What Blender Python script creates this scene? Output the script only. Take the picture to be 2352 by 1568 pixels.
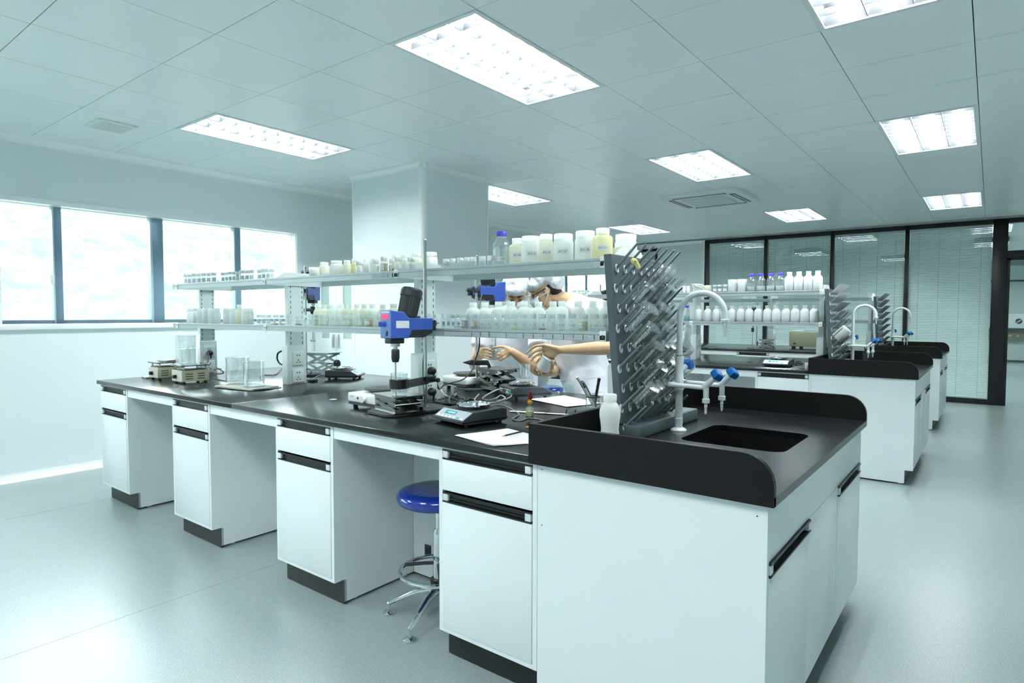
import bpy, bmesh, math, random
from mathutils import Vector, Matrix, Euler
R = math.radians
rnd = random.Random(7)
for o in list(bpy.data.objects): bpy.data.objects.remove(o)
scene = bpy.context.scene
COL = scene.collection

# ------------------------------------------------------------------ camera, sky, exposure
CAM = Vector((0.44507, -1.66440, 1.31854))
CR = Vector((0.790898, 0.611946, 0.001726)); CU = Vector((-0.02819, 0.033615, 0.999037)); CF = Vector((-0.611298, 0.790185, -0.043837))
FPX = 1422.2
cam_data = bpy.data.cameras.new('camera'); cam = bpy.data.objects.new('camera', cam_data); COL.objects.link(cam)
cam.matrix_world = Matrix(((CR.x, CU.x, -CF.x, CAM.x), (CR.y, CU.y, -CF.y, CAM.y), (CR.z, CU.z, -CF.z, CAM.z), (0, 0, 0, 1)))
cam_data.sensor_fit = 'HORIZONTAL'; cam_data.sensor_width = 36.0; cam_data.lens = 36.0 * FPX / 2352.0
cam_data.clip_start = 0.05; cam_data.clip_end = 200
scene.camera = cam
def ray(px, py): return CF + CR * ((px - 1176) / FPX) - CU * ((py - 784) / FPX)
def aty(px, py, y):                       # the point seen at a pixel, at depth y / x / height z
    d = ray(px, py); return CAM + d * ((y - CAM.y) / d.y)
def atx(px, py, x):
    d = ray(px, py); return CAM + d * ((x - CAM.x) / d.x)
def atz(px, py, z):
    d = ray(px, py); return CAM + d * ((z - CAM.z) / d.z)
def depth(P): return (Vector(P) - CAM).dot(CF)
def mpp(P): return depth(P) / FPX         # metres per pixel at P

world = bpy.data.worlds.new('sky'); scene.world = world; world.use_nodes = True
bg = world.node_tree.nodes['Background']; bg.inputs[0].default_value = (0.93, 0.985, 1.0, 1); bg.inputs[1].default_value = 2.6
TUBE_STRENGTH = 80.0
TUBE_COLOR = (0.965, 1.0, 1.0, 1)
vs = scene.view_settings
vs.view_transform = 'Standard'; vs.look = 'None'; vs.gamma = 1.0; vs.use_curve_mapping = False
vs.exposure = 1.82
scene.display_settings.display_device = 'sRGB'
cy = scene.cycles
cy.max_bounces = 12; cy.diffuse_bounces = 5; cy.glossy_bounces = 5; cy.transmission_bounces = 8; cy.transparent_max_bounces = 32
cy.sample_clamp_indirect = 6.0; cy.caustics_reflective = False; cy.caustics_refractive = False
cy.use_denoising = True

# ------------------------------------------------------------------ materials
def srgb(r, g, b):
    f = lambda c: ((c / 255) / 12.92) if c / 255 <= 0.04045 else (((c / 255) + 0.055) / 1.055) ** 2.4
    return (f(r), f(g), f(b))
MATS = {}
def mat(name, col, rough=0.5, metal=0.0, noise=0.03, nscale=30.0, bump=0.0, bscale=200.0, spec=0.5, coat=0.0, emit=None, estr=0.0, stretch=None):
    m = bpy.data.materials.new(name); m.use_nodes = True; nt = m.node_tree; N = nt.nodes; L = nt.links
    b = N['Principled BSDF']
    b.inputs['Roughness'].default_value = rough; b.inputs['Metallic'].default_value = metal
    b.inputs['Specular IOR Level'].default_value = spec; b.inputs['Coat Weight'].default_value = coat
    tc = N.new('ShaderNodeTexCoord'); src = tc.outputs['Object']
    if stretch:
        mp = N.new('ShaderNodeMapping'); mp.inputs['Scale'].default_value = stretch; L.new(src, mp.inputs[0]); src = mp.outputs[0]
    if noise > 0:
        nz = N.new('ShaderNodeTexNoise'); nz.inputs['Scale'].default_value = nscale; nz.inputs['Detail'].default_value = 2; L.new(src, nz.inputs['Vector'])
        rp = N.new('ShaderNodeValToRGB'); rp.color_ramp.elements[0].position = 0.3; rp.color_ramp.elements[1].position = 0.7
        rp.color_ramp.elements[0].color = tuple(max(0, c * (1 - noise)) for c in col) + (1,)
        rp.color_ramp.elements[1].color = tuple(min(1, c * (1 + noise)) for c in col) + (1,)
        L.new(nz.outputs['Fac'], rp.inputs[0]); L.new(rp.outputs[0], b.inputs['Base Color'])
    else: b.inputs['Base Color'].default_value = tuple(col) + (1,)
    if bump > 0:
        n2 = N.new('ShaderNodeTexNoise'); n2.inputs['Scale'].default_value = bscale; n2.inputs['Detail'].default_value = 3; L.new(src, n2.inputs['Vector'])
        bp = N.new('ShaderNodeBump'); bp.inputs['Strength'].default_value = bump; bp.inputs['Distance'].default_value = 0.01
        L.new(n2.outputs['Fac'], bp.inputs['Height']); L.new(bp.outputs[0], b.inputs['Normal'])
    if emit:
        b.inputs['Emission Color'].default_value = tuple(emit) + (1,); b.inputs['Emission Strength'].default_value = estr
    MATS[name] = m; return m
def glass(name, tint=(0.93, 0.98, 0.97), rough=0.02, base=0.05, edge=0.75, gcol=(1, 1, 1)):
    m = bpy.data.materials.new(name); m.use_nodes = True; nt = m.node_tree; N = nt.nodes; L = nt.links
    N.remove(N['Principled BSDF']); out = N['Material Output']
    t = N.new('ShaderNodeBsdfTransparent'); t.inputs[0].default_value = tuple(tint) + (1,)
    g = N.new('ShaderNodeBsdfGlossy'); g.inputs['Roughness'].default_value = rough; g.inputs[0].default_value = tuple(gcol) + (1,)
    lw = N.new('ShaderNodeLayerWeight'); lw.inputs['Blend'].default_value = 0.35
    mr = N.new('ShaderNodeMapRange'); mr.inputs['To Min'].default_value = base; mr.inputs['To Max'].default_value = edge
    L.new(lw.outputs['Facing'], mr.inputs[0])
    pw = N.new('ShaderNodeMath'); pw.operation = 'POWER'; pw.inputs[1].default_value = 2.2; L.new(lw.outputs['Facing'], pw.inputs[0]); L.new(pw.outputs[0], mr.inputs[0])
    mx = N.new('ShaderNodeMixShader'); L.new(mr.outputs[0], mx.inputs[0]); L.new(t.outputs[0], mx.inputs[1]); L.new(g.outputs[0], mx.inputs[2]); L.new(mx.outputs[0], out.inputs[0])
    MATS[name] = m; return m
def plastic(name, col, alpha=0.25, rough=0.4, tr=0.5):          # milky translucent plastic
    m = bpy.data.materials.new(name); m.use_nodes = True; nt = m.node_tree; N = nt.nodes; L = nt.links
    out = N['Material Output']; b = N['Principled BSDF']; b.inputs['Base Color'].default_value = tuple(col) + (1,); b.inputs['Roughness'].default_value = rough
    nz = N.new('ShaderNodeTexNoise'); nz.inputs['Scale'].default_value = 25
    rp = N.new('ShaderNodeValToRGB'); rp.color_ramp.elements[0].color = tuple(c * 0.96 for c in col) + (1,); rp.color_ramp.elements[1].color = tuple(col) + (1,)
    L.new(nz.outputs['Fac'], rp.inputs[0]); L.new(rp.outputs[0], b.inputs['Base Color'])
    tl = N.new('ShaderNodeBsdfTranslucent'); L.new(rp.outputs[0], tl.inputs[0])
    m1 = N.new('ShaderNodeMixShader'); m1.inputs[0].default_value = tr; L.new(b.outputs[0], m1.inputs[1]); L.new(tl.outputs[0], m1.inputs[2])
    t = N.new('ShaderNodeBsdfTransparent'); m2 = N.new('ShaderNodeMixShader'); m2.inputs[0].default_value = alpha
    L.new(m1.outputs[0], m2.inputs[1]); L.new(t.outputs[0], m2.inputs[2]); L.new(m2.outputs[0], out.inputs[0])
    MATS[name] = m; return m

mat('wall_paint', (0.77, 0.845, 0.85), 0.32, noise=0.012, nscale=1.5, spec=0.35)
mat('ceiling_panel', (0.86, 0.925, 0.93), 0.30, noise=0.012, nscale=2, spec=0.32)
mat('ceiling_gap', (0.30, 0.36, 0.36), 0.7)
mat('cove', (0.90, 0.94, 0.945), 0.16, noise=0.0, spec=0.9)
mat('cabinet', (0.77, 0.83, 0.835), 0.28, noise=0.01, nscale=6, spec=0.45)
mat('cabinet_edge', (0.84, 0.895, 0.90), 0.35, noise=0.0)
mat('worktop', (0.008, 0.009, 0.010), 0.19, noise=0.08, nscale=60, spec=0.5)
mat('splash', (0.005, 0.0055, 0.006), 0.40, noise=0.2, nscale=80, spec=0.25)
mat('black_plastic', (0.012, 0.013, 0.015), 0.38, noise=0.1)
mat('black_gloss', (0.010, 0.011, 0.012), 0.18, noise=0.05)
mat('kick', (0.010, 0.011, 0.013), 0.40, noise=0.1)
mat('handle_channel', (0.008, 0.009, 0.011), 0.3, noise=0.1)
mat('handle_end', (0.66, 0.72, 0.72), 0.35, noise=0.0)
mat('steel', (0.62, 0.64, 0.63), 0.22, metal=1.0, noise=0.05, nscale=20)
mat('chrome', (0.72, 0.75, 0.76), 0.09, metal=1.0, noise=0.02)
mat('mirror_steel', (0.36, 0.38, 0.37), 0.12, metal=1.0, noise=0.04)
mat('alu', (0.46, 0.53, 0.54), 0.34, metal=0.35, noise=0.03, nscale=8, stretch=(1, 40, 40))
mat('white_metal', (0.79, 0.86, 0.86), 0.35, noise=0.01)
mat('socket_white', (0.84, 0.88, 0.88), 0.3, noise=0.0)
mat('white_plastic', (0.84, 0.88, 0.87), 0.35, noise=0.01)
mat('faucet_white', (0.70, 0.77, 0.79), 0.22, noise=0.0, coat=0.3)
mat('blue_cap', (0.09, 0.06, 0.62), 0.35, noise=0.03)
mat('blue_tap', (0.006, 0.115, 0.40), 0.22, noise=0.05)
mat('blue_body', (0.055, 0.125, 0.52), 0.35, noise=0.03)
mat('blue_panel', (0.16, 0.27, 0.62), 0.35, noise=0.02)
mat('stool_blue', (0.008, 0.030, 0.27), 0.16, noise=0.06, coat=0.5)
mat('dark_grey', (0.040, 0.048, 0.055), 0.45, noise=0.06)
mat('motor_grey', (0.020, 0.026, 0.032), 0.4, noise=0.08)
mat('rack_grey', (0.085, 0.118, 0.128), 0.42, noise=0.04, nscale=12)
mat('peg_grey', (0.165, 0.20, 0.21), 0.38, noise=0.04)
mat('collar', (0.62, 0.69, 0.71), 0.35, noise=0.0)
mat('red_display', (0.5, 0.02, 0.08), 0.3, emit=(1.0, 0.05, 0.2), estr=0.22)
mat('teal_display', (0.01, 0.24, 0.26), 0.25, emit=(0.02, 0.55, 0.55), estr=0.05)
mat('display_digit', (0.6, 0.95, 0.9), 0.3, emit=(0.5, 1.0, 0.95), estr=0.16)
mat('sticker', (0.80, 0.84, 0.86), 0.5, noise=0.01)
mat('sticker_green', (0.10, 0.62, 0.36), 0.5)
mat('ink', (0.06, 0.07, 0.08), 0.6)
mat('ink_pale', (0.28, 0.33, 0.37), 0.6)
mat('red_ink', (0.6, 0.08, 0.08), 0.6)
mat('green_ink', (0.1, 0.5, 0.12), 0.6)
mat('paper', (0.84, 0.86, 0.92), 0.6, noise=0.01)
mat('cloth', (0.62, 0.63, 0.58), 0.9, noise=0.08, nscale=60, bump=0.5, bscale=400)
mat('beige', (0.56, 0.56, 0.38), 0.4, noise=0.02)
mat('beige_face', (0.66, 0.68, 0.58), 0.4, noise=0.02)
mat('iron_plate', (0.06, 0.065, 0.07), 0.45, noise=0.12)
mat('brass', (0.70, 0.55, 0.28), 0.25, metal=1.0)
mat('cable_black', (0.012, 0.013, 0.014), 0.45, noise=0.05)
mat('cable_grey', (0.30, 0.32, 0.32), 0.45, noise=0.03)
mat('red_rubber', (0.16, 0.010, 0.014), 0.35, noise=0.05)
mat('amber', (0.75, 0.36, 0.03), 0.2, noise=0.05)
mat('orange_liquid', (0.80, 0.42, 0.02), 0.15, noise=0.05)
mat('red_liquid', (0.62, 0.05, 0.01), 0.15, noise=0.05)
mat('yellow_liquid', (0.72, 0.74, 0.10), 0.15, noise=0.05)
mat('straw_liquid', (0.72, 0.68, 0.36), 0.2, noise=0.05)
mat('peach_liquid', (0.74, 0.52, 0.30), 0.2, noise=0.05)
mat('green_liquid', (0.62, 0.70, 0.34), 0.2, noise=0.05)
mat('cream_powder', (0.74, 0.74, 0.55), 0.7, noise=0.05)
mat('white_powder', (0.86, 0.89, 0.89), 0.8, noise=0.03)
mat('pale_liquid', (0.62, 0.70, 0.66), 0.2, noise=0.05)
mat('blue_liquid', (0.30, 0.62, 0.70), 0.2, noise=0.03)
mat('pencil', (0.045, 0.022, 0.025), 0.3, noise=0.1)
mat('wood', (0.55, 0.38, 0.22), 0.6, noise=0.1)
mat('banana', (0.68, 0.66, 0.22), 0.5, noise=0.15, nscale=50)
mat('black_frame', (0.006, 0.006, 0.008), 0.35, noise=0.05)
mat('window_frame', (0.20, 0.31, 0.39), 0.35, metal=0.2, noise=0.02)
mat('window_frame_light', (0.45, 0.60, 0.68), 0.35, metal=0.2, noise=0.02)
mat('blind', (0.80, 0.88, 0.87), 0.5, noise=0.02)
mat('cord', (0.60,0.70,0.69), 0.6)
mat('reflector', (0.065, 0.072, 0.078), 0.25, metal=0.0, noise=0.0)
mat('louver', (0.075, 0.083, 0.094), 0.30, metal=0.0, noise=0.0)
mat('light_frame', (0.74, 0.82, 0.82), 0.3, noise=0.0)
mat('tube_light', (1, 1, 1), 0.5, noise=0.0, emit=TUBE_COLOR[:3], estr=TUBE_STRENGTH)
mat('ac_white', (0.80, 0.87, 0.85), 0.4, noise=0.0)
mat('ac_grille', (0.62, 0.70, 0.68), 0.5, noise=0.0)
mat('skin', (0.58, 0.40, 0.235), 0.5, noise=0.06, nscale=25, bump=0.05, bscale=150)
mat('skin_red', (0.60, 0.30, 0.20), 0.5, noise=0.06)
mat('panel_grey', (0.42, 0.48, 0.52), 0.25, noise=0.02)
mat('jack_steel', (0.24, 0.26, 0.25), 0.24, metal=1.0, noise=0.05)
mat('rail_sticker', (0.56, 0.62, 0.64), 0.5, noise=0.01)
mat('nail', (0.72, 0.46, 0.36), 0.3, noise=0.02)
mat('hair', (0.008, 0.009, 0.010), 0.5, noise=0.3, nscale=200, stretch=(1, 1, 6))
mat('coat', (0.78, 0.81, 0.88), 0.8, noise=0.02, nscale=8, bump=0.15, bscale=14)
mat('cap_cloth', (0.74, 0.79, 0.83), 0.8, noise=0.03, nscale=12, bump=0.35, bscale=22)
mat('mask_cloth', (0.74, 0.80, 0.82), 0.8, noise=0.02)
mat('trousers', (0.10, 0.12, 0.16), 0.8, noise=0.05)
mat('shoe', (0.60, 0.62, 0.64), 0.6, noise=0.05)
mat('eye_white', (0.75, 0.75, 0.72), 0.3, noise=0.0)
mat('eye_dark', (0.02, 0.015, 0.012), 0.2, noise=0.0)
mat('lip', (0.50, 0.24, 0.18), 0.5, noise=0.0)
mat('bark', (0.30, 0.28, 0.20), 0.9, noise=0.1)
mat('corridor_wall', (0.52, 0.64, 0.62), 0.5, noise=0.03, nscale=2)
mat('corridor_strip', (0.20, 0.19, 0.14), 0.5, noise=0.05)
mat('cabinet_glass_back', (0.38, 0.50, 0.46), 0.4, noise=0.03)
glass('clear_glass', (0.975, 0.992, 0.990), 0.07, 0.15, 1.0); glass('pane_glass', (0.93, 0.985, 0.985), 0.01, 0.03, 0.5)
glass('partition_glass', (0.93, 0.97, 0.965), 0.02, 0.025, 0.5)
glass('shelf_glass', (0.90, 0.965, 0.955), 0.01, 0.10, 0.75)
glass('acrylic', (0.96, 0.99, 0.985), 0.05, 0.06, 0.3)
glass('yellow_glass', (0.93, 0.93, 0.70), 0.02, 0.06, 0.7)
glass('amber_glass', (0.90, 0.70, 0.42), 0.02, 0.06, 0.7)
glass('water', (0.97, 0.99, 0.99), 0.02, 0.12, 0.6)
plastic('milk_plastic', (0.93, 0.96, 0.94), 0.02); plastic('milk_yellow', (0.91, 0.90, 0.64), 0.03); plastic('milk_cream', (0.93, 0.945, 0.83), 0.02)
plastic('white_cap', (0.90, 0.94, 0.93), 0.10, 0.4, 0.6); plastic('vial_cap', (0.80, 0.86, 0.85), 0.0, 0.4, 0.45); plastic('milk_pale', (0.88, 0.93, 0.92), 0.22)  # vial caps greyer than white caps: shelf shading put into the colour

def floor_material():
    m = bpy.data.materials.new('floor_vinyl'); m.use_nodes = True; nt = m.node_tree; N = nt.nodes; L = nt.links; b = N['Principled BSDF']
    tc = N.new('ShaderNodeTexCoord')
    n1 = N.new('ShaderNodeTexNoise'); n1.inputs['Scale'].default_value = 170; n1.inputs['Detail'].default_value = 2
    v = N.new('ShaderNodeTexVoronoi'); v.inputs['Scale'].default_value = 210
    for n in (n1, v): L.new(tc.outputs['Object'], n.inputs['Vector'])
    rp = N.new('ShaderNodeValToRGB'); e = rp.color_ramp.elements
    e[0].position = 0.3; e[0].color = (0.28, 0.345, 0.35, 1); e[1].position = 0.7; e[1].color = (0.36, 0.43, 0.435, 1)
    L.new(n1.outputs['Fac'], rp.inputs[0])
    mx = N.new('ShaderNodeMix'); mx.data_type = 'RGBA'; mx.blend_type = 'MULTIPLY'; mx.inputs[0].default_value = 0.12
    L.new(rp.outputs[0], mx.inputs[6]); L.new(v.outputs['Color'], mx.inputs[7]); L.new(mx.outputs[2], b.inputs['Base Color'])
    b.inputs['Roughness'].default_value = 0.26
    bp = N.new('ShaderNodeBump'); bp.inputs['Strength'].default_value = 0.10; bp.inputs['Distance'].default_value = 0.002
    L.new(n1.outputs['Fac'], bp.inputs['Height']); L.new(bp.outputs[0], b.inputs['Normal']); b.inputs['Specular IOR Level'].default_value = 0.75
    MATS['floor_vinyl'] = m
floor_material()
def foliage_material():
    m = bpy.data.materials.new('foliage'); m.use_nodes = True; nt = m.node_tree; N = nt.nodes; L = nt.links; b = N['Principled BSDF']
    tc = N.new('ShaderNodeTexCoord'); n1 = N.new('ShaderNodeTexNoise'); n1.inputs['Scale'].default_value = 0.9; n1.inputs['Detail'].default_value = 6; n1.inputs['Roughness'].default_value = 0.7
    L.new(tc.outputs['Object'], n1.inputs['Vector'])
    rp = N.new('ShaderNodeValToRGB'); e = rp.color_ramp.elements
    e[0].position = 0.35; e[0].color = (0.085, 0.112, 0.112, 1); e[1].position = 0.62; e[1].color = (0.155, 0.165, 0.118, 1)  # low-contrast bluish leaf tones, distance haze put into the colour
    x = rp.color_ramp.elements.new(0.5); x.color = (0.115, 0.138, 0.134, 1)
    L.new(n1.outputs['Fac'], rp.inputs[0]); L.new(rp.outputs[0], b.inputs['Base Color']); b.inputs['Roughness'].default_value = 0.9
    MATS['foliage'] = m
foliage_material()

# ------------------------------------------------------------------ mesh builder
class MB:
    def __init__(self): self.v = []; self.f = []; self.M = Matrix.Identity(4)
    def at(self, loc=(0, 0, 0), rot=(0, 0, 0)): self.M = Matrix.Translation(Vector(loc)) @ Euler(rot).to_matrix().to_4x4(); return self
    def add(self, vs, fs):
        n = len(self.v); M = self.M
        self.v += [M @ Vector(p) for p in vs]; self.f += [tuple(i + n for i in f) for f in fs]; return self
    def box(self, x0, x1, y0, y1, z0, z1, bev=0.0):
        if bev <= 0:
            return self.add([(x0, y0, z0), (x1, y0, z0), (x1, y1, z0), (x0, y1, z0), (x0, y0, z1), (x1, y0, z1), (x1, y1, z1), (x0, y1, z1)],
                            [(3, 2, 1, 0), (4, 5, 6, 7), (0, 1, 5, 4), (1, 2, 6, 5), (2, 3, 7, 6), (3, 0, 4, 7)])
        bm = bmesh.new(); bmesh.ops.create_cube(bm, size=1)
        for v in bm.verts: v.co = Vector(((x0 + x1) / 2 + v.co.x * (x1 - x0), (y0 + y1) / 2 + v.co.y * (y1 - y0), (z0 + z1) / 2 + v.co.z * (z1 - z0)))
        bmesh.ops.bevel(bm, geom=bm.edges[:], offset=bev, segments=2, profile=0.5, affect='EDGES', clamp_overlap=True)
        bm.verts.index_update(); self.add([v.co.copy() for v in bm.verts], [tuple(v.index for v in f.verts) for f in bm.faces]); bm.free(); return self
    def ring(self, c, a, b, r, n): return [c + a * (r * math.cos(2 * math.pi * i / n)) + b * (r * math.sin(2 * math.pi * i / n)) for i in range(n)]
    def loft(self, rings, cap0=True, cap1=True):
        n = len(rings[0]); vs = [p for r in rings for p in r]; fs = []
        for k in range(len(rings) - 1):
            for i in range(n):
                j = (i + 1) % n; fs.append((k * n + i, k * n + j, (k + 1) * n + j, (k + 1) * n + i))
        if cap0: fs.append(tuple(range(n - 1, -1, -1)))
        if cap1: fs.append(tuple(range((len(rings) - 1) * n, len(rings) * n)))
        return self.add(vs, fs)
    def cyl(self, p0, p1, r0, r1=None, n=16, caps=True):
        p0 = Vector(p0); p1 = Vector(p1); r1 = r0 if r1 is None else r1
        d = (p1 - p0).normalized(); a = d.orthogonal().normalized(); b = d.cross(a)
        return self.loft([self.ring(p0, a, b, r0, n), self.ring(p1, a, b, r1, n)], caps, caps)
    def lathe(self, prof, c=(0, 0, 0), n=20, axis=(0, 0, 1), caps=True):
        c = Vector(c); d = Vector(axis).normalized()
        a = Vector((1, 0, 0)) if abs(d.z) > 0.999 else d.orthogonal().normalized(); b = d.cross(a)
        rs = [self.ring(c + d * z, a, b, max(r, 1e-5), n) for r, z in prof]
        return self.loft(rs, caps, caps)
    def tube(self, pts, r, n=8, smooth=True, sub=5, caps=True, taper=None):
        P = [Vector(p) for p in pts]
        if smooth and len(P) > 2:
            Q = []; E = [P[0] * 2 - P[1]] + P + [P[-1] * 2 - P[-2]]
            for i in range(1, len(E) - 2):
                for k in range(sub):
                    t = k / sub; a, b, c, d = E[i - 1], E[i], E[i + 1], E[i + 2]
                    Q.append(0.5 * ((2 * b) + (c - a) * t + (2 * a - 5 * b + 4 * c - d) * t * t + (3 * b - a - 3 * c + d) * t ** 3))
            Q.append(P[-1]); P = Q
        rs = []; up = None
        for i, p in enumerate(P):
            t = (P[min(i + 1, len(P) - 1)] - P[max(i - 1, 0)])
            t = t.normalized() if t.length > 1e-9 else Vector((0, 0, 1))
            if up is None: up = t.orthogonal().normalized()
            up = (up - t * up.dot(t)); up = up.normalized() if up.length > 1e-6 else t.orthogonal().normalized()
            rr = r if taper is None else r * (1 + (taper - 1) * i / (len(P) - 1))
            rs.append(self.ring(p, up, t.cross(up), rr, n))
        return self.loft(rs, caps, caps)
    def sphere(self, c, r, n=14, m=8, rot=None):
        c = Vector(c); rx, ry, rz = (r, r, r) if not hasattr(r, '__len__') else r
        Rm = rot or Matrix.Identity(3); rs = []
        for k in range(m + 1):
            th = math.pi * k / m; s = max(math.sin(th), 1e-4)
            rs.append([c + Rm @ Vector((rx * s * math.cos(2 * math.pi * i / n), ry * s * math.sin(2 * math.pi * i / n), -rz * math.cos(th))) for i in range(n)])
        return self.loft(rs)
    def capsule(self, p0, p1, r0, r1, n=12, flat=False):
        p0 = Vector(p0); p1 = Vector(p1); d = (p1 - p0); L = d.length; d = d.normalized() if L > 1e-9 else Vector((0, 0, 1)); prof = []
        for k in range(5): a = -math.pi / 2 + k * math.pi / 8; prof.append((r0 * math.cos(a), r0 * math.sin(a)))
        if flat: prof.append((r1, L))
        else:
            for k in range(5): a = k * math.pi / 8; prof.append((r1 * math.cos(a), L + r1 * math.sin(a)))
        return self.lathe(prof, p0, n, d)
    def prism(self, poly, lo, hi, axis='y', bev=0):
        def P(u, w, t): return {'y': (u, t, w), 'x': (t, u, w), 'z': (u, w, t)}[axis]
        n = len(poly); vs = [P(u, w, lo) for u, w in poly] + [P(u, w, hi) for u, w in poly]
        fs = [tuple(range(n)), tuple(range(2 * n - 1, n - 1, -1))] + [((i + 1) % n, i, n + i, n + (i + 1) % n) for i in range(n)]
        return self.add(vs, fs)
    def torus(self, c, R0, r, axis=(0, 0, 1), n=24, m=8):
        c = Vector(c); d = Vector(axis).normalized(); a = d.orthogonal().normalized(); b = d.cross(a); rs = []
        for i in range(n + 1):
            t = 2 * math.pi * i / n; e = a * math.cos(t) + b * math.sin(t)
            rs.append(self.ring(c + e * R0, e, d, r, m))
        return self.loft(rs, False, False)
    def build(self, name, m, parent=None, smooth=35, label=None, kind=None):
        me = bpy.data.meshes.new(name); me.from_pydata(self.v, [], self.f); me.validate()
        bm = bmesh.new(); bm.from_mesh(me); bmesh.ops.recalc_face_normals(bm, faces=bm.faces); bm.to_mesh(me); bm.free()
        if smooth:
            me.polygons.foreach_set('use_smooth', [True] * len(me.polygons)); me.set_sharp_from_angle(angle=R(smooth))
        me.materials.append(MATS[m])
        return link(name, me, parent, label, kind)
def link(name, me, parent=None, label=None, kind=None):
    o = bpy.data.objects.new(name, me); COL.objects.link(o); o.parent = parent
    if label: o['label'] = label
    if kind: o['kind'] = kind
    return o
def copy_part(src, parent, loc=None, rot=None):
    o = src.copy(); COL.objects.link(o); o.parent = parent
    if loc is not None: o.location = loc
    if rot is not None: o.rotation_euler = rot
    return o
def thing(name, label, cat, loc=(0, 0, 0), rz=0.0, group=None):
    o = bpy.data.objects.new(name, None); COL.objects.link(o); o.location = loc; o.rotation_euler = (0, 0, rz); o.empty_display_size = 0.05
    o['label'] = label; o['category'] = cat
    if group: o['group'] = group
    return o
def tag(o, label, cat, group=None):
    o['label'] = label; o['category'] = cat
    if group: o['group'] = group
    return o
def dup(root, loc=None, rz=None, label=None, group=None, only=None):
    r = root.copy(); COL.objects.link(r)
    if loc is not None: r.location = loc
    if rz is not None: r.rotation_euler = (0, 0, rz)
    if label: r['label'] = label
    if group: r['group'] = group
    def kids(a, b):
        for ch in list(a.children):
            if only is not None and ch.name not in only: continue
            c = ch.copy(); COL.objects.link(c); c.parent = b; kids(ch, c)
    kids(root, r); return r
TXT = {}
def text_mesh(s, size, align='CENTER'):
    k = (s, size, align)
    if k not in TXT:
        cu = bpy.data.curves.new('lettering', 'FONT'); cu.body = s; cu.size = size; cu.align_x = align; cu.align_y = 'CENTER'; cu.resolution_u = 1; cu.extrude = 0.0
        ob = bpy.data.objects.new('lettering', cu); me = bpy.data.meshes.new_from_object(ob); bpy.data.objects.remove(ob); TXT[k] = me
    return TXT[k]
def lettering(s, size, m, loc, rot, parent, name='lettering', align='CENTER'):
    me = text_mesh(s, size, align)
    if not me.materials: me.materials.append(MATS[m])
    o = link(name, me, parent); o.location = loc; o.rotation_euler = rot; return o
ORD = ['zeroth', 'first', 'second', 'third', 'fourth', 'fifth', 'sixth', 'seventh', 'eighth', 'ninth', 'tenth', 'eleventh', 'twelfth', 'thirteenth', 'fourteenth', 'fifteenth', 'sixteenth', 'seventeenth', 'eighteenth', 'nineteenth', 'twentieth', 'twenty-first', 'twenty-second', 'twenty-third', 'twenty-fourth', 'twenty-fifth', 'twenty-sixth', 'twenty-seventh', 'twenty-eighth', 'twenty-ninth', 'thirtieth']

# ------------------------------------------------------------------ the room
XL, XR, YB, YF, HC = -5.61, 2.73, 9.81, -4.27, 2.71
def structure(o, label=None):
    o['kind'] = 'structure'
    if label: o['label'] = label
    return o
# floor: a dark screed with the welded vinyl sheets on it as parts
fl = structure(MB().box(XL - 0.3, XR + 0.1, YF - 0.1, 21.0, -0.10, -0.004).build('floor', 'ceiling_gap', smooth=0))
xs = [XL, -4.5055, -2.5055, -0.5055, 1.4945, XR]
for i in range(5):
    MB().box(xs[i] + 0.0015, xs[i + 1] - 0.0015, YF, 20.9, -0.004, 0.0).build('vinyl_sheet', 'floor_vinyl', fl, smooth=0)
# ceiling: slab, panels, fittings
PX = [-0.26 + 0.598 * k for k in range(-9, 5)]; PX[0] = XL
PY = [0.52 + 0.5985 * k for k in range(-5, 16)]
LIGHT_X = {3: 0, 7: 0}                                   # filled below
lcols = [PX.index(min(PX, key=lambda v: abs(v - x))) for x in (-4.446, -2.054, -0.26)]
lrows = [min(range(len(PY)), key=lambda k: abs(PY[k] - y)) for y in (0.52, 3.5125, 7.1035)] + [0]
lit = {(i, j + d) for i in lcols for j in lrows for d in (0, 1)}
ce = structure(MB().box(XL - 0.3, XR + 0.1, YF - 0.1, YB + 0.1, HC + 0.14, HC + 0.24).build('ceiling', 'ceiling_gap', smooth=0))
pan = None; g = 0.0022
for i in range(len(PX) - 1):
    for j in range(len(PY) - 1):
        y1 = min(PY[j + 1], YB)
        if (i, j) in lit or PY[j] > YB - 0.05: continue
        if i == 0 or y1 < PY[j + 1]:
            MB().box(PX[i] + g, PX[i + 1] - g, PY[j] + g, y1 - g, HC, HC + 0.02, 0).build('ceiling_panel', 'ceiling_panel', ce, smooth=0); continue
        if pan is None:
            pan = MB().box(-0.299 + g, 0.299 - g, -0.29925 + g, 0.29925 - g, 0, 0.02).build('ceiling_panel', 'ceiling_panel', ce, smooth=0); o = pan
        else: o = copy_part(pan, ce)
        o.location = ((PX[i] + PX[i + 1]) / 2, (PY[j] + PY[j + 1]) / 2, HC)
b = MB()
b.box(PX[-1] + 0.003, XR, YF, YB, HC, HC + 0.02); b.box(XL, PX[-1], YF, PY[0] - 0.003, HC, HC + 0.02)
b.build('edge_panels', 'ceiling_panel', ce, smooth=0, kind='stuff')

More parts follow.
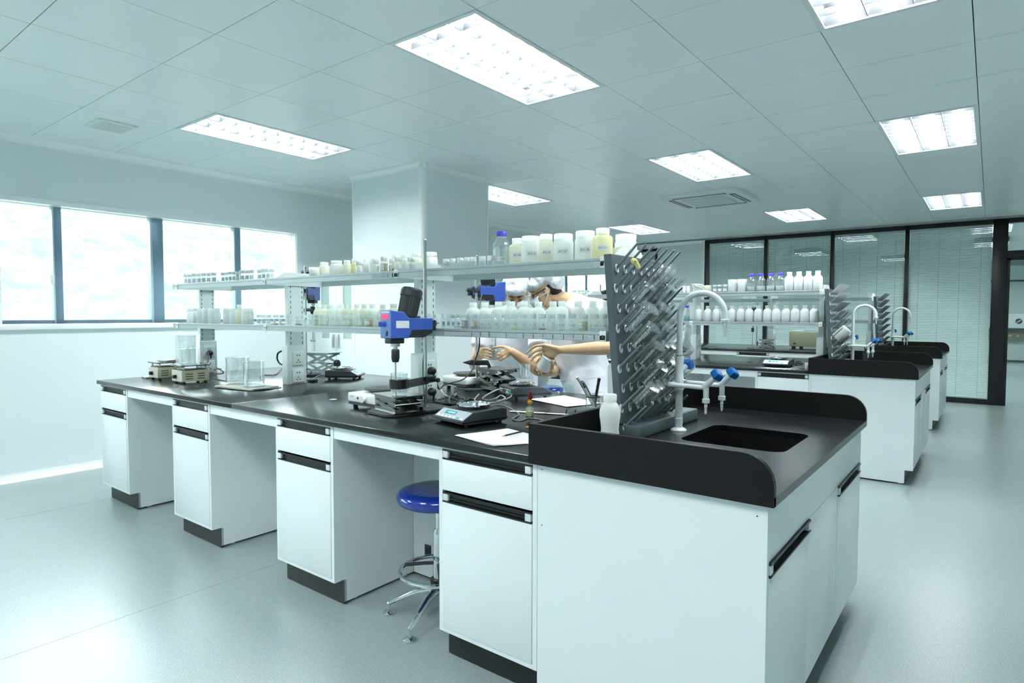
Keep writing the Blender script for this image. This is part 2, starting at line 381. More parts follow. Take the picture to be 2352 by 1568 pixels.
# ceiling lights with louvers
def make_light():
    t = thing('ceiling_light', '', 'ceiling light', (0, 0, HC), 0, 'recessed louver lights')
    W, L = 0.272, 0.574
    MB().box(-.2985, .2985, -.598, -L, -0.004, 0.004).box(-.2985, .2985, L, .598, -0.004, 0.004).box(-.2985, -W, -L, L, -0.004, 0.004).box(W, .2985, -L, L, -0.004, 0.004).build('frame', 'light_frame', t, smooth=0)
    h = MB(); h.box(-W, W, -L, L, 0.085, 0.09)
    h.box(-W - .004, -W, -L, L, 0.004, 0.09).box(W, W + .004, -L, L, 0.004, 0.09).box(-W, W, -L - .004, -L, 0.004, 0.09).box(-W, W, L, L + .004, 0.004, 0.09)
    h.build('housing', 'reflector', t, smooth=0)
    dv = MB().add([(-.010, -L, 0.05), (.010, -L, 0.05), (.0015, -L, 0.002), (-.0015, -L, 0.002), (-.010, L, 0.05), (.010, L, 0.05), (.0015, L, 0.002), (-.0015, L, 0.002)],
                  [(0, 1, 2, 3), (7, 6, 5, 4), (0, 4, 5, 1), (1, 5, 6, 2), (2, 6, 7, 3), (3, 7, 4, 0)]).build('louver_divider', 'louver', t, smooth=0)
    dv.location = (-0.0907, 0, 0); copy_part(dv, t, (0.0907, 0, 0))
    bl = MB().box(-W, W, -.0012, .0012, 0.010, 0.042).build('louver_blade', 'louver', t, smooth=0)
    for k in range(9):
        o = bl if k == 0 else copy_part(bl, t); o.location = (0, -L + 2 * L * (k + 1) / 10, 0)
    tb = MB().cyl((0, -.55, 0.066), (0, .55, 0.066), 0.0085, n=6).build('tube', 'tube_light', t)
    tb.location = (-0.181, 0, 0); copy_part(tb, t, (0, 0, 0)); copy_part(tb, t, (0.181, 0, 0))
    return t
l0 = make_light()
cn = ['by the window wall', 'over the middle of the room', 'on the right side']; rn = ['nearest row', 'middle row', 'far row', 'row behind the camera']
wh = {(0, 0): 'long louver light above the left end of the near bench', (1, 0): 'large bright louver light above the near bench, top centre of the photo', (2, 0): 'louver light cut by the top edge at upper right',
      (0, 1): 'louver light half hidden behind the white pillar', (1, 1): 'louver light between the pillar and the ceiling air conditioner', (2, 1): 'louver light at right with three bright tubes and grey dividers',
      (0, 2): 'farthest left louver light above the tall white jars', (1, 2): 'small far louver light right of the ceiling air conditioner', (2, 2): 'small far louver light nearest the glass partition at right',
      (0, 3): 'louver light behind the camera at left', (1, 3): 'louver light behind the camera in the middle', (2, 3): 'louver light behind the camera at right'}
n = 0
for a, i in enumerate(lcols):
    for c, j in enumerate(lrows):
        o = l0 if n == 0 else dup(l0); n += 1
        o['label'] = wh[(a, c)]; o.location = ((PX[i] + PX[i + 1]) / 2, PY[j + 1], HC)

# walls
def wall(name, parts, m='wall_paint'):
    b = MB()
    for p in parts: b.box(*p)
    return structure(b.build(name, m, smooth=0))
W1 = (-0.29, 2.29, 1.235, 2.20); W2 = (7.45, 9.2, 1.235, 2.20); W0 = (-3.7, -0.43, 1.235, 2.20)
T = 0.24
wall('wall_left', [(XL - T, XL, YF, YB + .1, 0, W1[2]), (XL - T, XL, YF, YB + .1, W1[3], HC + .14), (XL - T, XL, YF, W0[0], W1[2], W1[3]), (XL - T, XL, W0[1], W1[0], W1[2], W1[3]), (XL - T, XL, W1[1], W2[0], W1[2], W1[3]), (XL - T, XL, W2[1], YB + .1, W1[2], W1[3])])
wall('wall_right', [(XR, XR + .1, YF, 21, 0, HC + .14)])
wall('wall_front', [(XL, XR, YF - .1, YF, 0, HC + .14)])
# back wall: plain white panel piece left of the glass partition, with a small black framed window
bx0, bx1, bz0, bz1 = -5.35, -4.80, 0.9, 2.62
wall('wall_back', [(XL, bx0, YB, YB + .1, 0, HC + .14), (bx0, bx1, YB, YB + .1, 0, bz0), (bx0, bx1, YB, YB + .1, bz1, HC + .14), (bx1, -3.84, YB, YB + .1, 0, HC + .14), (-3.84, XR, YB, YB + .1, HC, HC + .25)])
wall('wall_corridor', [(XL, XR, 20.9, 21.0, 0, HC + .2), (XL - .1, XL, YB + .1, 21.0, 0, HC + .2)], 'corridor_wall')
# covers
def cove(p0, p1, a, b, r=0.055, name='trim_1', m='cove', n=8):        # quarter-round strip between two surfaces with normals a and b
    p0 = Vector(p0); p1 = Vector(p1); a = Vector(a); b = Vector(b); mb = MB(); rs = []
    for P in (p0, p1):
        arc = [P + a * r + b * r - a * (r * math.cos(math.pi / 2 * k / n)) - b * (r * math.sin(math.pi / 2 * k / n)) for k in range(n + 1)]
        rs.append([P] + [P + a * (r)] * 0 + arc)
    mb.loft(rs); return structure(mb.build(name, m, smooth=50))
cove((XL, YF, HC), (XL, YB, HC), (1, 0, 0), (0, 0, -1), 0.06, 'trim_1')
cove((XL, YF, 0), (XL, YB, 0), (1, 0, 0), (0, 0, 1), 0.06, 'baseboard_left')
cove((XL, YB, HC), (-3.84, YB, HC), (0, -1, 0), (0, 0, -1), 0.06, 'trim_2')
cove((XL, YB, 0), (-3.84, YB, 0), (0, -1, 0), (0, 0, 1), 0.06, 'baseboard_back')
cove((XL, YB, 0), (XL, YB, HC), (1, 0, 0), (0, -1, 0), 0.06, 'trim_3')
cove((XR, YF, 0), (XR, YB, 0), (-1, 0, 0), (0, 0, 1), 0.06, 'baseboard_right')
structure(MB().box(-3.90, -3.845, YB - .03, YB + .1, 0, HC).build('trim_4', 'cove'))
# pillar
qx0, qx1, qy0, qy1 = -4.77, -3.72, 2.375, 3.34; c = 0.05
poly = []
for cx, cyy, a0 in ((qx1 - c, qy0 + c, -90), (qx1 - c, qy1 - c, 0), (qx0 + c, qy1 - c, 90), (qx0 + c, qy0 + c, 180)):
    for k in range(7): t = R(a0 + 15 * k); poly.append((cx + c * math.cos(t), cyy + c * math.sin(t)))
pl = structure(MB().prism(poly, 0, HC + .02, 'z').build('wall_pillar', 'wall_paint', smooth=20), 'square white pillar behind the near bench')
for sx, sy in ((qx1, qy0), (qx0, qy0), (qx1, qy1)):       # rounded corner strips standing a little proud
    ax = 1 if sx == qx1 else -1; ay = 1 if sy == qy1 else -1; pp = []
    for k in range(9):
        t = R(90 * k / 8); pp.append((sx - ax * c + ax * (c + .004) * math.cos(t), sy - ay * c + ay * (c + .004) * math.sin(t)))
    pp += [(sx - ax * c, sy + ay * .004 - ay * .006), (sx - ax * c, sy - ay * c), (sx + ax * .004 - ax * .006, sy - ay * c)]
    MB().prism(pp, 0.0, HC - 0.02, 'z').build('corner_strip', 'cove', pl, smooth=50)
def covep(p0, p1, a, b, r):
    o = cove(p0, p1, a, b, r, 'ceiling_cove'); o.parent = pl; del o['kind']
e = 0.05
covep((qx0 - e, qy0, HC), (qx1 + e, qy0, HC), (0, -1, 0), (0, 0, -1), e)
covep((qx1, qy0 - e, HC), (qx1, qy1 + e, HC), (1, 0, 0), (0, 0, -1), e)
covep((qx0, qy0 - e, HC), (qx0, qy1 + e, HC), (-1, 0, 0), (0, 0, -1), e)

# windows on the left wall: frames, sashes, panes, sill
def window(idx, Y0, Y1, Z0, Z1, mull, near):
    o = structure(MB().box(XL - T + .01, XL + .012, Y0 - .05, Y1 + .05, Z1 - .004, Z1 + .035).box(XL - .10, XL + .012, Y0 - .05, Y0, Z0 - .04, Z1).box(XL - .10, XL + .012, Y1, Y1 + .05, Z0 - .04, Z1)
                  .box(XL - T + .01, XL + .035, Y0 - .06, Y1 + .06, Z0 - .045, Z0, 0.006).build('window_%d' % idx, 'cove', smooth=30), {1: 'wide window with grey aluminium frames behind the near bench', 2: 'far window beyond the white pillar', 4: 'window left of the view on the same wall'}[idx])
    xf = XL - 0.09
    f = MB().box(xf - .05, xf, Y0, Y1, Z0, Z0 + .030)
    f.build('window_frame', 'window_frame', o, smooth=0)
    MB().box(xf - .05, xf, Y0, Y1, Z1 - .008, Z1 + .01).box(xf - .05, xf, Y0 - .01, Y0 + .006, Z0, Z1).box(xf - .05, xf, Y1 - .006, Y1 + .01, Z0, Z1).box(XL - T + .002, XL - .002, Y1 - .004, Y1 + .05, Z0, Z1).box(XL - T + .002, XL - .002, Y0 - .05, Y0 + .004, Z0, Z1).build('reveal', 'cove', o, smooth=0)
    for y, w in mull:
        MB().box(xf - .05, xf + .006, y - w * .28, y + w * .72, Z0, Z1, .004).build('mullion', 'window_frame', o)
        MB().box(xf - .05, xf + .012, y - w * .5, y - w * .28, Z0, Z1, .003).build('sash_edge', 'window_frame_light', o)
    ed = [Y0] + [m[0] for m in mull] + [Y1]
    for k in range(len(ed) - 1):
        MB().box(xf - .030, xf - .024, ed[k] + .03, ed[k + 1] - .03, Z0 + .03, Z1 - .03).build('pane', 'pane_glass', o, smooth=0)
    if near:
        MB().box(xf + .012, xf + .03, mull[0][0] - .055, mull[0][0] - .025, 1.56, 1.64, .006).cyl((xf + .02, mull[0][0] - .04, 1.60), (xf + .045, mull[0][0] - .04, 1.60), .008).build('latch', 'white_plastic', o)
window(1, *W1, [(0.105, 0.055), (0.875, 0.095), (1.655, 0.06)], True)
window(4, *W0, [(-3.0, 0.055), (-2.3, 0.095), (-1.6, 0.06)], False)
window(2, *W2, [(7.87, 0.08), (8.58, 0.07)], False)

# outside: tree-covered hillside
from mathutils import noise as mn
hb = MB(); NX, NY = 150, 420; vs = []
for i in range(NX + 1):
    for k in range(NY + 1):
        u = i / NX; x = -13 - 42 * u; y = -45 + 110 * k / NY; z = -4.5 + 13.5 * u
        d = mn.cell_vector(Vector((0, 0, 0))).x * 0
        w = Vector((x * .42, y * .42, 0)); f = mn.noise(w * .5) * .9 + (1 - mn.voronoi(w * 1.1)[0][0]) * .55 + mn.noise(w * 4.0) * .16 + mn.noise(w * 9.0) * .10
        vs.append((x + .5 * f, y + .2 * mn.noise(w * 3), z + f * .85))
hb.add(vs, [(i * (NY + 1) + k, (i + 1) * (NY + 1) + k, (i + 1) * (NY + 1) + k + 1, i * (NY + 1) + k + 1) for i in range(NX) for k in range(NY)])
me_h = hb.build('tree_covered_hillside', 'foliage', smooth=180, kind='stuff')
tag(me_h, 'pale sunlit tree-covered hillside outside the window', 'trees')
structure(MB().box(-120, XL - .5, -120, 160, -6, -5).build('terrain', 'foliage', smooth=0))

# glass partition with blinds and the door
mull = [(-3.84, -3.775), (-2.775, -2.72), (-1.71, -1.655), (-0.655, -0.60), (0.43, 0.605)]
pb = MB().box(-3.84, XR, YB - .02, YB + .08, 2.645, HC).box(-3.84, 0.605, YB - .02, YB + .08, 0, 0.075)
pt = structure(pb.build('wall_partition', 'black_frame', smooth=0), 'black framed glass partition with closed blinds')
for a, c in mull: MB().box(a, c, YB - .022, YB + .08, 0, HC, .003).build('mullion', 'black_frame', pt)
zs = [0.10 + k * 0.0245 for k in range(104)]
for k in range(4):
    a, c = mull[k][1], mull[k + 1][0]
    MB().box(a, c, YB + .0, YB + .006, .075, 2.645).build('pane', 'partition_glass', pt, smooth=0)
    s = MB()
    for z in zs:
        pr = [(.028, 0), (.031, .006), (.036, .0125), (.043, .019)]
        s.add([(xx, YB + dy, z + dz) for dy, dz in pr for xx in (a + .012, c - .012)], [(2 * q, 2 * q + 1, 2 * q + 3, 2 * q + 2) for q in range(3)])
    bl = s.build('blind', 'blind', pt, smooth=60, kind='stuff')
    cd = MB()
    for q in range(4):
        xx = a + (c - a) * (q + .5) / 4; cd.box(xx - .003, xx + .003, YB + .022, YB + .026, .09, 2.62)
    cd.build('blind_cord', 'cord', pt, smooth=0)
    MB().box(a + .008, c - .008, YB + .015, YB + .055, 2.605, 2.64).build('blind_head_rail', 'white_metal', pt, smooth=0)
    MB().box(a + .008, c - .008, YB + .015, YB + .05, .080, .10).build('blind_bottom_rail', 'white_metal', pt, smooth=0)
dr = structure(MB().box(0.605, 1.75, YB - .01, YB + .07, 2.14, 2.245).box(1.65, 1.75, YB - .01, YB + .07, 0, HC).build('door_1', 'black_frame', smooth=0), 'black framed glass door at the right edge')
MB().box(0.605, 0.64, YB, YB + .05, 0.0, 2.14).box(0.605, 1.65, YB, YB + .05, 2.11, 2.14).build('door_frame', 'black_frame', dr, smooth=0)
MB().box(0.64, 1.65, YB + .02, YB + .028, 0.0, 2.11).build('door_pane', 'partition_glass', dr, smooth=0)
MB().box(0.605, 1.65, YB + .02, YB + .028, 2.245, 2.645).build('transom_pane', 'partition_glass', dr, smooth=0)
wall('wall_back_right', [(1.75, XR, YB, YB + .1, 0, HC)])
# small window in the back wall
w3 = structure(MB().box(bx0, bx1, YB - .012, YB + .06, bz1 - .05, bz1).box(bx0, bx1, YB - .012, YB + .06, bz0, bz0 + .05).box(bx0, bx0 + .05, YB - .012, YB + .06, bz0, bz1).box(bx1 - .05, bx1, YB - .012, YB + .06, bz0, bz1).build('window_3', 'black_frame', smooth=0), 'small black framed window with blind in the back wall')
MB().box(bx0 + .05, bx1 - .05, YB + .0, YB + .006, bz0 + .05, bz1 - .05).build('pane', 'partition_glass', w3, smooth=0)
s = MB()
for k in range(64): z = bz0 + .06 + k * .0245; s.add([(bx0 + .055, YB + .03, z), (bx1 - .055, YB + .03, z), (bx1 - .055, YB + .046, z + .0235), (bx0 + .055, YB + .046, z + .0235)], [(0, 1, 2, 3)])
s.build('blind', 'blind', w3, smooth=0, kind='stuff')
# the room beyond the door
structure(MB().box(XL, XR, YB + .1, 21, HC + .155, HC + .25).build('ceiling_corridor', 'ceiling_panel', smooth=0))
hood = thing('fume_hood', 'white banded fume hood with a round emblem seen through the glass door', 'fume hood', (1.15, 20.7, 0))
MB().box(-0.75, 0.85, -.15, .2, 0.95, 1.36, .02).build('sash_panel', 'white_metal', hood)
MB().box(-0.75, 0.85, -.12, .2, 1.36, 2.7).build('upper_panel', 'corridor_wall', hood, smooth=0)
MB().box(-0.75, 0.85, -.14, .2, 2.25, 2.30).box(-0.75, 0.85, -.16, .2, .86, .95).build('rail', 'dark_grey', hood, smooth=0)
MB().box(-0.75, 0.85, -.10, .2, 0.60, .86).build('worktop', 'corridor_strip', hood, smooth=0)
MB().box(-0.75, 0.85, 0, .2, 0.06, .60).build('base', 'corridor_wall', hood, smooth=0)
em = MB().cyl((-.10, -.155, 1.15), (-.10, -.15, 1.15), .075, n=24).build('emblem', 'dark_grey', hood)
MB().box(-.135, -.015, -.162, -.156, -.012, .012).at().build('emblem_stroke', 'white_metal', em).matrix_local = Matrix.Translation((-.10, 0, 1.15)) @ Matrix.Rotation(R(-40), 4, 'Y') @ Matrix.Translation((.075, 0, 0))
for k in range(5): MB().sphere((-.62 + .17 * k, -.12, .74), (.028, .02, .022), 8, 5).build('knob', 'white_cap', hood)  # pale spheres stand in for lights reflected in the brown strip
# unseen lamps added to brighten the room beyond and the blinds
for k, (xx, yy) in enumerate(((-3.6, 11.6), (-1.6, 11.6), (0.4, 11.6), (-3.0, 14.6), (0.4, 14.6), (-1.6, 17.6), (1.2, 18.4))):
    o = dup(l0, (xx, yy, HC + .06), 0, 'louver light, %s in the room beyond the glass partition' % (ORD[k + 1] + ' counted from the partition'), 'lights beyond the partition')
# ceiling air conditioner
ac = thing('air_conditioner', 'white cassette air conditioner in the ceiling with dark slots', 'air conditioner', (-2.26, 5.70, HC))
pp = []
for cx, cyy, a0 in ((.39, -.39, -90), (.39, .39, 0), (-.39, .39, 90), (-.39, -.39, 180)):
    for k in range(5): t = R(a0 + 22.5 * k); pp.append((cx + .07 * math.cos(t), cyy + .07 * math.sin(t)))
MB().prism(pp, -.035, -.001, 'z').build('panel', 'ac_white', ac, smooth=30)
MB().box(-.25, .25, -.25, .25, -.042, -.034, .004).build('grille', 'ac_grille', ac)
gl = MB()
for k in range(12): gl.box(-.24, .24, -.235 + k * .04, -.225 + k * .04, -.045, -.041)
gl.build('grille_bars', 'ac_white', ac, smooth=0)
sl = MB().box(-.31, .31, -.030, .030, -.0375, -.034).build('air_slot', 'black_plastic', ac, smooth=0); sl.location = (0, -.36, 0)
for (x, y, r) in ((0, .36, 0), (.36, 0, 90), (-.36, 0, 90)): copy_part(sl, ac, (x, y, 0), (0, 0, R(r)))
fv = MB().box(-.29, .29, -.006, .006, -.041, -.038).build('air_flap', 'ac_white', ac, smooth=0); fv.location = (0, -.367, 0)
for (x, y, r) in ((0, .353, 0), (.367, 0, 90), (-.353, 0, 90)): copy_part(fv, ac, (x, y, 0), (0, 0, R(r)))
# square extractor vent
ve = thing('ceiling_vent', 'small square white extractor vent near the window wall', 'vent', (-4.76, 0.20, HC))
MB().box(-.145, .145, -.13, -.105, -.012, 0).box(-.145, .145, .105, .13, -.012, 0).box(-.145, -.115, -.105, .105, -.012, 0).box(.115, .145, -.105, .105, -.012, 0).build('frame', 'ac_white', ve, smooth=0)
MB().box(-.115, .115, -.105, .105, -.003, 0.0).build('backing', 'dark_grey', ve, smooth=0)
f = MB().box(-.115, .115, -.0045, .0045, -.020, -.004).build('fin', 'ac_white', ve, smooth=0); f.rotation_euler = (R(25), 0, 0)
for k in range(11):
    if k == 0: f.location = (0, -.095, 0)
    else: copy_part(f, ve, (0, -.095 + .019 * k, 0))
# glass-fronted cabinet in the corner by the pillar
gc = thing('storage_cabinet', 'tall white cabinet with narrow glass doors in the corner behind the pillar', 'cabinet', (-5.20, 2.50, 0))
MB().box(-.39, .39, .03, .48, 0.03, 1.78, .006).build('body', 'white_metal', gc)
for k, x0 in enumerate((-.385, .003)):
    d = MB().box(x0, x0 + .115, 0, .028, .10, 1.74).box(x0 + .265, x0 + .382, 0, .028, .10, 1.74).box(x0 + .115, x0 + .265, 0, .028, .10, 1.05).box(x0 + .115, x0 + .265, 0, .028, 1.70, 1.74).build('door', 'white_metal', gc, smooth=0)
    MB().box(x0 + .115, x0 + .265, .012, .016, 1.05, 1.70).build('door_glass', 'cabinet_glass_back', d, smooth=0)
    MB().box(x0 + .34 - .30 * k, x0 + .352 - .30 * k, -.03, 0, .95, 1.10, .004).build('handle', 'steel', d)

# ------------------------------------------------------------------ benches
ZT, ZB = 0.85, 0.8245
BW = 1.4539
S_, W_, G_ = 0.7356, 0.4544, 0.6528
CX = [-S_ - W_ / 2 - k * (W_ + G_) for k in range(4)]          # cabinet centres, from the sink end
DY = [0.0, 3.962, 6.845]
BN = ['near bench', 'middle bench', 'far bench']

def cabinet_proto():
    t = thing('base_cabinet', '', 'cabinet', (0, 0, 0), 0, 'base cabinets with drawer and door'); h = W_ / 2; D = 0.477; zk = .1156
    b = MB()
    b.box(-h, -h + .018, 0, D, zk, ZB - .001).box(h - .018, h, 0, D, zk, ZB - .001)
    b.box(-h, -h + .018, .0535, D, .012, zk).box(h - .018, h, .0535, D, .012, zk)
    b.box(-h + .018, h - .018, .02, D, zk, zk + .018).box(-h + .018, h - .018, D - .012, D, zk, ZB - .001).box(-h + .018, h - .018, .03, D, .70, .71).box(-h + .018, h - .018, 0, .3, ZB - .010, ZB - .001)
    b.box(-h + .018, h - .018, .0, .018, zk, zk + .016)
    b.build('body', 'cabinet', t, smooth=0)
    MB().box(-h, h, .0515, .066, .004, zk - .002).build('kick_plate', 'kick', t, smooth=0)
    def channel(z0, z1, par):
        o = MB().box(-h + .021, h - .021, .010, .024, z0, z1).box(-h + .021, h - .021, -.004, .014, z1 - .005, z1).box(-h + .021, h - .021, -.004, .014, z0, z0 + .005).box(-h + .045, h - .045, .004, .012, z0 + .012, z0 + .016).build('handle', 'handle_channel', par, smooth=0)
        return o
    dw = MB().box(-h + .020, h - .020, -.003, .016, .660, .776, .002).build('drawer', 'cabinet_edge', t)
    channel(.777, .8145, dw)
    for s in (-1, 1): MB().box(s * (h - .036) - .012, s * (h - .036) + .012, -.005, .012, .783, .809, .002).build('handle_end', 'handle_end', dw)
    dd = MB().box(-h + .020, h - .020, -.003, .016, zk + .017, .614, .002).build('door', 'cabinet', t)
    channel(.615, .6525, dd)
    for s in (-1, 1): MB().box(s * (h - .036) - .012, s * (h - .036) + .012, -.005, .012, .621, .647, .002).build('handle_end', 'handle_end', dd)
    f = MB().cyl((0, 0, 0), (0, 0, .012), .016, n=12).build('foot', 'white_plastic', t); f.location = (h - .03, .13, 0)
    for (x, y) in ((-h + .03, .13), (h - .03, .44), (-h + .03, .44)): copy_part(f, t, (x, y, 0))
    return t
cab0 = cabinet_proto(); first = True
cabpos = ['beside the sink unit', 'second from the sink', 'third from the sink', 'at the far left end']
for bi in range(3):
    for k in range(4):
        o = cab0 if first else dup(cab0); first = False
        o.location = (CX[k], DY[bi], 0); o['label'] = 'white cabinet with drawer and door, %s, under the %s' % (cabpos[k], BN[bi])

def sink_cabinet(bi):
    t = thing('sink_cabinet', 'large white sink cabinet at the right end of the %s' % BN[bi], 'cabinet', (0, DY[bi], 0), 0, 'sink cabinets')
    zk = .1156; X0 = -S_ + .002
    b = MB().prism([(X0, .012), (-.0563, .012), (-.0563, zk), (0, zk), (0, ZB - .001), (X0, ZB - .001)], 0, .018, 'y')
    b.prism([(X0, .012), (-.0563, .012), (-.0563, zk), (0, zk), (0, ZB - .001), (X0, ZB - .001)], BW - .018, BW, 'y')
    b.box(X0, X0 + .016, .018, BW - .018, .012, ZB - .001).box(-.7, -.02, .018, BW - .018, zk, zk + .016).build('body', 'cabinet', t, smooth=0)
    MB().box(-.07, -.0563, .018, BW - .018, .004, zk).build('kick_plate', 'kick', t, smooth=0)
    MB().box(-.018, -.001, .018, BW - .018, .664, ZB - .002, .001).build('top_rail', 'cabinet', t)
    def chan(y0, y1, par):
        MB().box(-.022, -.008, y0, y1, .624, .6625).box(-.014, .006, y0, y1, .6575, .6625).box(-.014, .006, y0, y1, .624, .629).build('handle', 'handle_channel', par, smooth=0)
        for y in (y0 + .014, y1 - .014): MB().box(-.012, .005, y - .012, y + .012, .630, .6565, .002).build('handle_end', 'handle_end', par)
    d = MB().box(-.018, 0, .020, .4765, zk + .004, .623, .0015).build('door', 'cabinet', t); chan(.020, .4765, d)
    MB().box(-.018, -.001, .4795, .949, zk + .004, .662, .0015).build('fixed_panel', 'cabinet', t)
    d = MB().box(-.018, 0, .952, BW - .020, zk + .004, .623, .0015).build('door', 'cabinet', t); chan(.952, BW - .020, d)
    f = MB().cyl((0, 0, 0), (0, 0, .012), .016, n=12).build('foot', 'white_plastic', t); f.location = (-.085, .035, 0); copy_part(f, t, (-.69, .035, 0)); copy_part(f, t, (-.085, BW - .035, 0)); copy_part(f, t, (-.69, BW - .035, 0))
    for (x, z) in ((-.027, .79), (-.716, .806), (-.716, .62)):
        MB().cyl((x, -.0008, z), (x, .001, z), .0022, n=8).build('screw_hole', 'dark_grey', t)
for bi in range(3): sink_cabinet(bi)

def bench_frame(bi):
    t = thing('bench_frame', 'white rails and back panels spanning the knee spaces of the %s' % BN[bi], 'frame', (0, DY[bi], 0), 0, 'bench frames')
    for k in range(3):
        x1 = CX[k] - W_ / 2; x0 = CX[k + 1] + W_ / 2
        MB().box(x0 + .001, x1 - .001, .004, .030, .768, ZB - .001).build('apron_rail', 'cabinet_edge', t, smooth=0)
        p = MB().box(x0 + .001, x1 - .001, .4775, .490, .10, ZB - .001).box(x0 + .001, x1 - .001, .479, .4885, .012, .098).build('back_panel', 'cabinet', t, smooth=0)
        if k == 0:
            MB().box(-1.755, -1.715, .470, .4775, .115, .175, .002).build('data_socket', 'dark_grey', p)
            MB().box(-1.745, -1.725, .4685, .4705, .130, .158).build('socket_hole', 'black_plastic', p, smooth=0)
    # far side: closed white fronts so that the bench is a solid island
    MB().box(CX[3] - W_ / 2, -S_, BW - .02, BW, .012, ZB - .001).build('rear_panel', 'cabinet', t, smooth=0)
    MB().box(CX[3] - W_ / 2, CX[3] - W_ / 2 + .018, .477, BW - .02, .012, ZB - .001).build('end_panel', 'cabinet', t, smooth=0)
for bi in range(3): bench_frame(bi)

def worktops(bi):
    Y = DY[bi]; xl = CX[3] - W_ / 2 - .018
    t = thing('worktop', 'long black worktop of the %s' % BN[bi], 'worktop', (0, Y, 0), 0, 'bench worktops')
    MB().box(xl, -2.6815, -.0185, BW + .0185, ZB, ZT, .003).build('slab', 'worktop', t)
    MB().box(-2.6805, -.7595, -.0185, BW + .0185, ZB, ZT, .003).build('slab', 'worktop', t)
    t = thing('sink_worktop', 'black sink top with raised splash edges at the end of the %s' % BN[bi], 'worktop', (0, Y, 0), 0, 'sink worktops')
    # slab with a rounded hole
    x0, x1, y0, y1 = -.757, .0195, -.0185, BW + .0185; hx0, hx1, hy0, hy1, r = -.475, -.100, .540, .955, .05
    hole = []
    for cx, cyy, a0 in ((hx1 - r, hy0 + r, -90), (hx1 - r, hy1 - r, 0), (hx0 + r, hy1 - r, 90), (hx0 + r, hy0 + r, 180)):
        for k in range(7): q = R(a0 + 15 * k); hole.append((cx + r * math.cos(q), cyy + r * math.sin(q)))
    cxm, cym = (hx0 + hx1) / 2, (hy0 + hy1) / 2; outer = []
    for (hx, hy) in hole:                                     # project the hole outline out to the slab edge
        dx, dy = hx - cxm, hy - cym; s = min(((x1 if dx > 0 else x0) - cxm) / dx if abs(dx) > 1e-6 else 9e9, ((y1 if dy > 0 else y0) - cym) / dy if abs(dy) > 1e-6 else 9e9); outer.append((cxm + dx * s, cym + dy * s))
    # insert corners
    ring_o, ring_h = [], []
    cor = [(x1, y0), (x1, y1), (x0, y1), (x0, y0)]
    ang = lambda p: math.atan2(p[1] - cym, p[0] - cxm)
    def ray_hole(p):
        best = min(hole, key=lambda q: abs((ang(q) - ang(p) + math.pi) % (2 * math.pi) - math.pi)); return best
    pairs = [(ang(o), o, h) for o, h in zip(outer, hole)] + [(ang(cn_), cn_, ray_hole(cn_)) for cn_ in cor]
    pairs.sort(key=lambda q: q[0])
    ro = [p[1] for p in pairs]; rh = [p[2] for p in pairs]; n = len(pairs)
    vs = [(x, y, z) for z in (ZT, ZB) for (x, y) in ro] + [(x, y, z) for z in (ZT, ZB) for (x, y) in rh]; fs = []
    for i in range(n):
        j = (i + 1) % n
        fs += [(i, j, 2 * n + j, 2 * n + i), (n + j, n + i, 3 * n + i, 3 * n + j), (j, i, n + i, n + j), (2 * n + i, 2 * n + j, 3 * n + j, 3 * n + i)]
    MB().add(vs, fs).build('slab', 'worktop', t, smooth=20)
    def splash(yc, th):
        zt = .958; rr_ = .085; pts = [(-.757, ZT - .0255 if yc < 1 else ZT), (.0195, ZT - .0255 if yc < 1 else ZT)]
        for k in range(9): q = R(10 * k * 90 / 80); pts.append((.0195 - rr_ + rr_ * math.cos(q), zt - rr_ + rr_ * math.sin(q)))
        pts.append((-.757, zt)); return pts
    MB().prism(splash(0, 0), -.0205, -.0005, 'y').build('splash', 'splash', t, smooth=30)
    MB().prism(splash(2, 0), BW - .0015, BW + .0185, 'y').build('splash', 'splash', t, smooth=30)
    MB().box(-.757, -.738, -.0005, BW - .0015, ZT - .001, .958).build('splash', 'splash', t, smooth=0)
    # basin
    b = MB(); n = len(hole); sc = lambda f: [(cxm + (x - cxm) * f, cym + (y - cym) * f) for x, y in hole]
    v0 = [(x, y, ZB + .002) for x, y in sc(1.0)]; v1 = [(x, y, .60) for x, y in sc(.94)]; v2 = [(x, y, .575) for x, y in sc(.80)]
    b.add(v0 + v1 + v2, [(i, (i + 1) % n, n + (i + 1) % n, n + i) for i in range(n)] + [(n + i, n + (i + 1) % n, 2 * n + (i + 1) % n, 2 * n + i) for i in range(n)] + [tuple(range(2 * n, 3 * n))])
    o = b.build('basin', 'splash', t, smooth=40)
    MB().cyl((cxm, cym, .5755), (cxm, cym, .579), .035, n=20).build('drain', 'dark_grey', t)
for bi in range(3): worktops(bi)

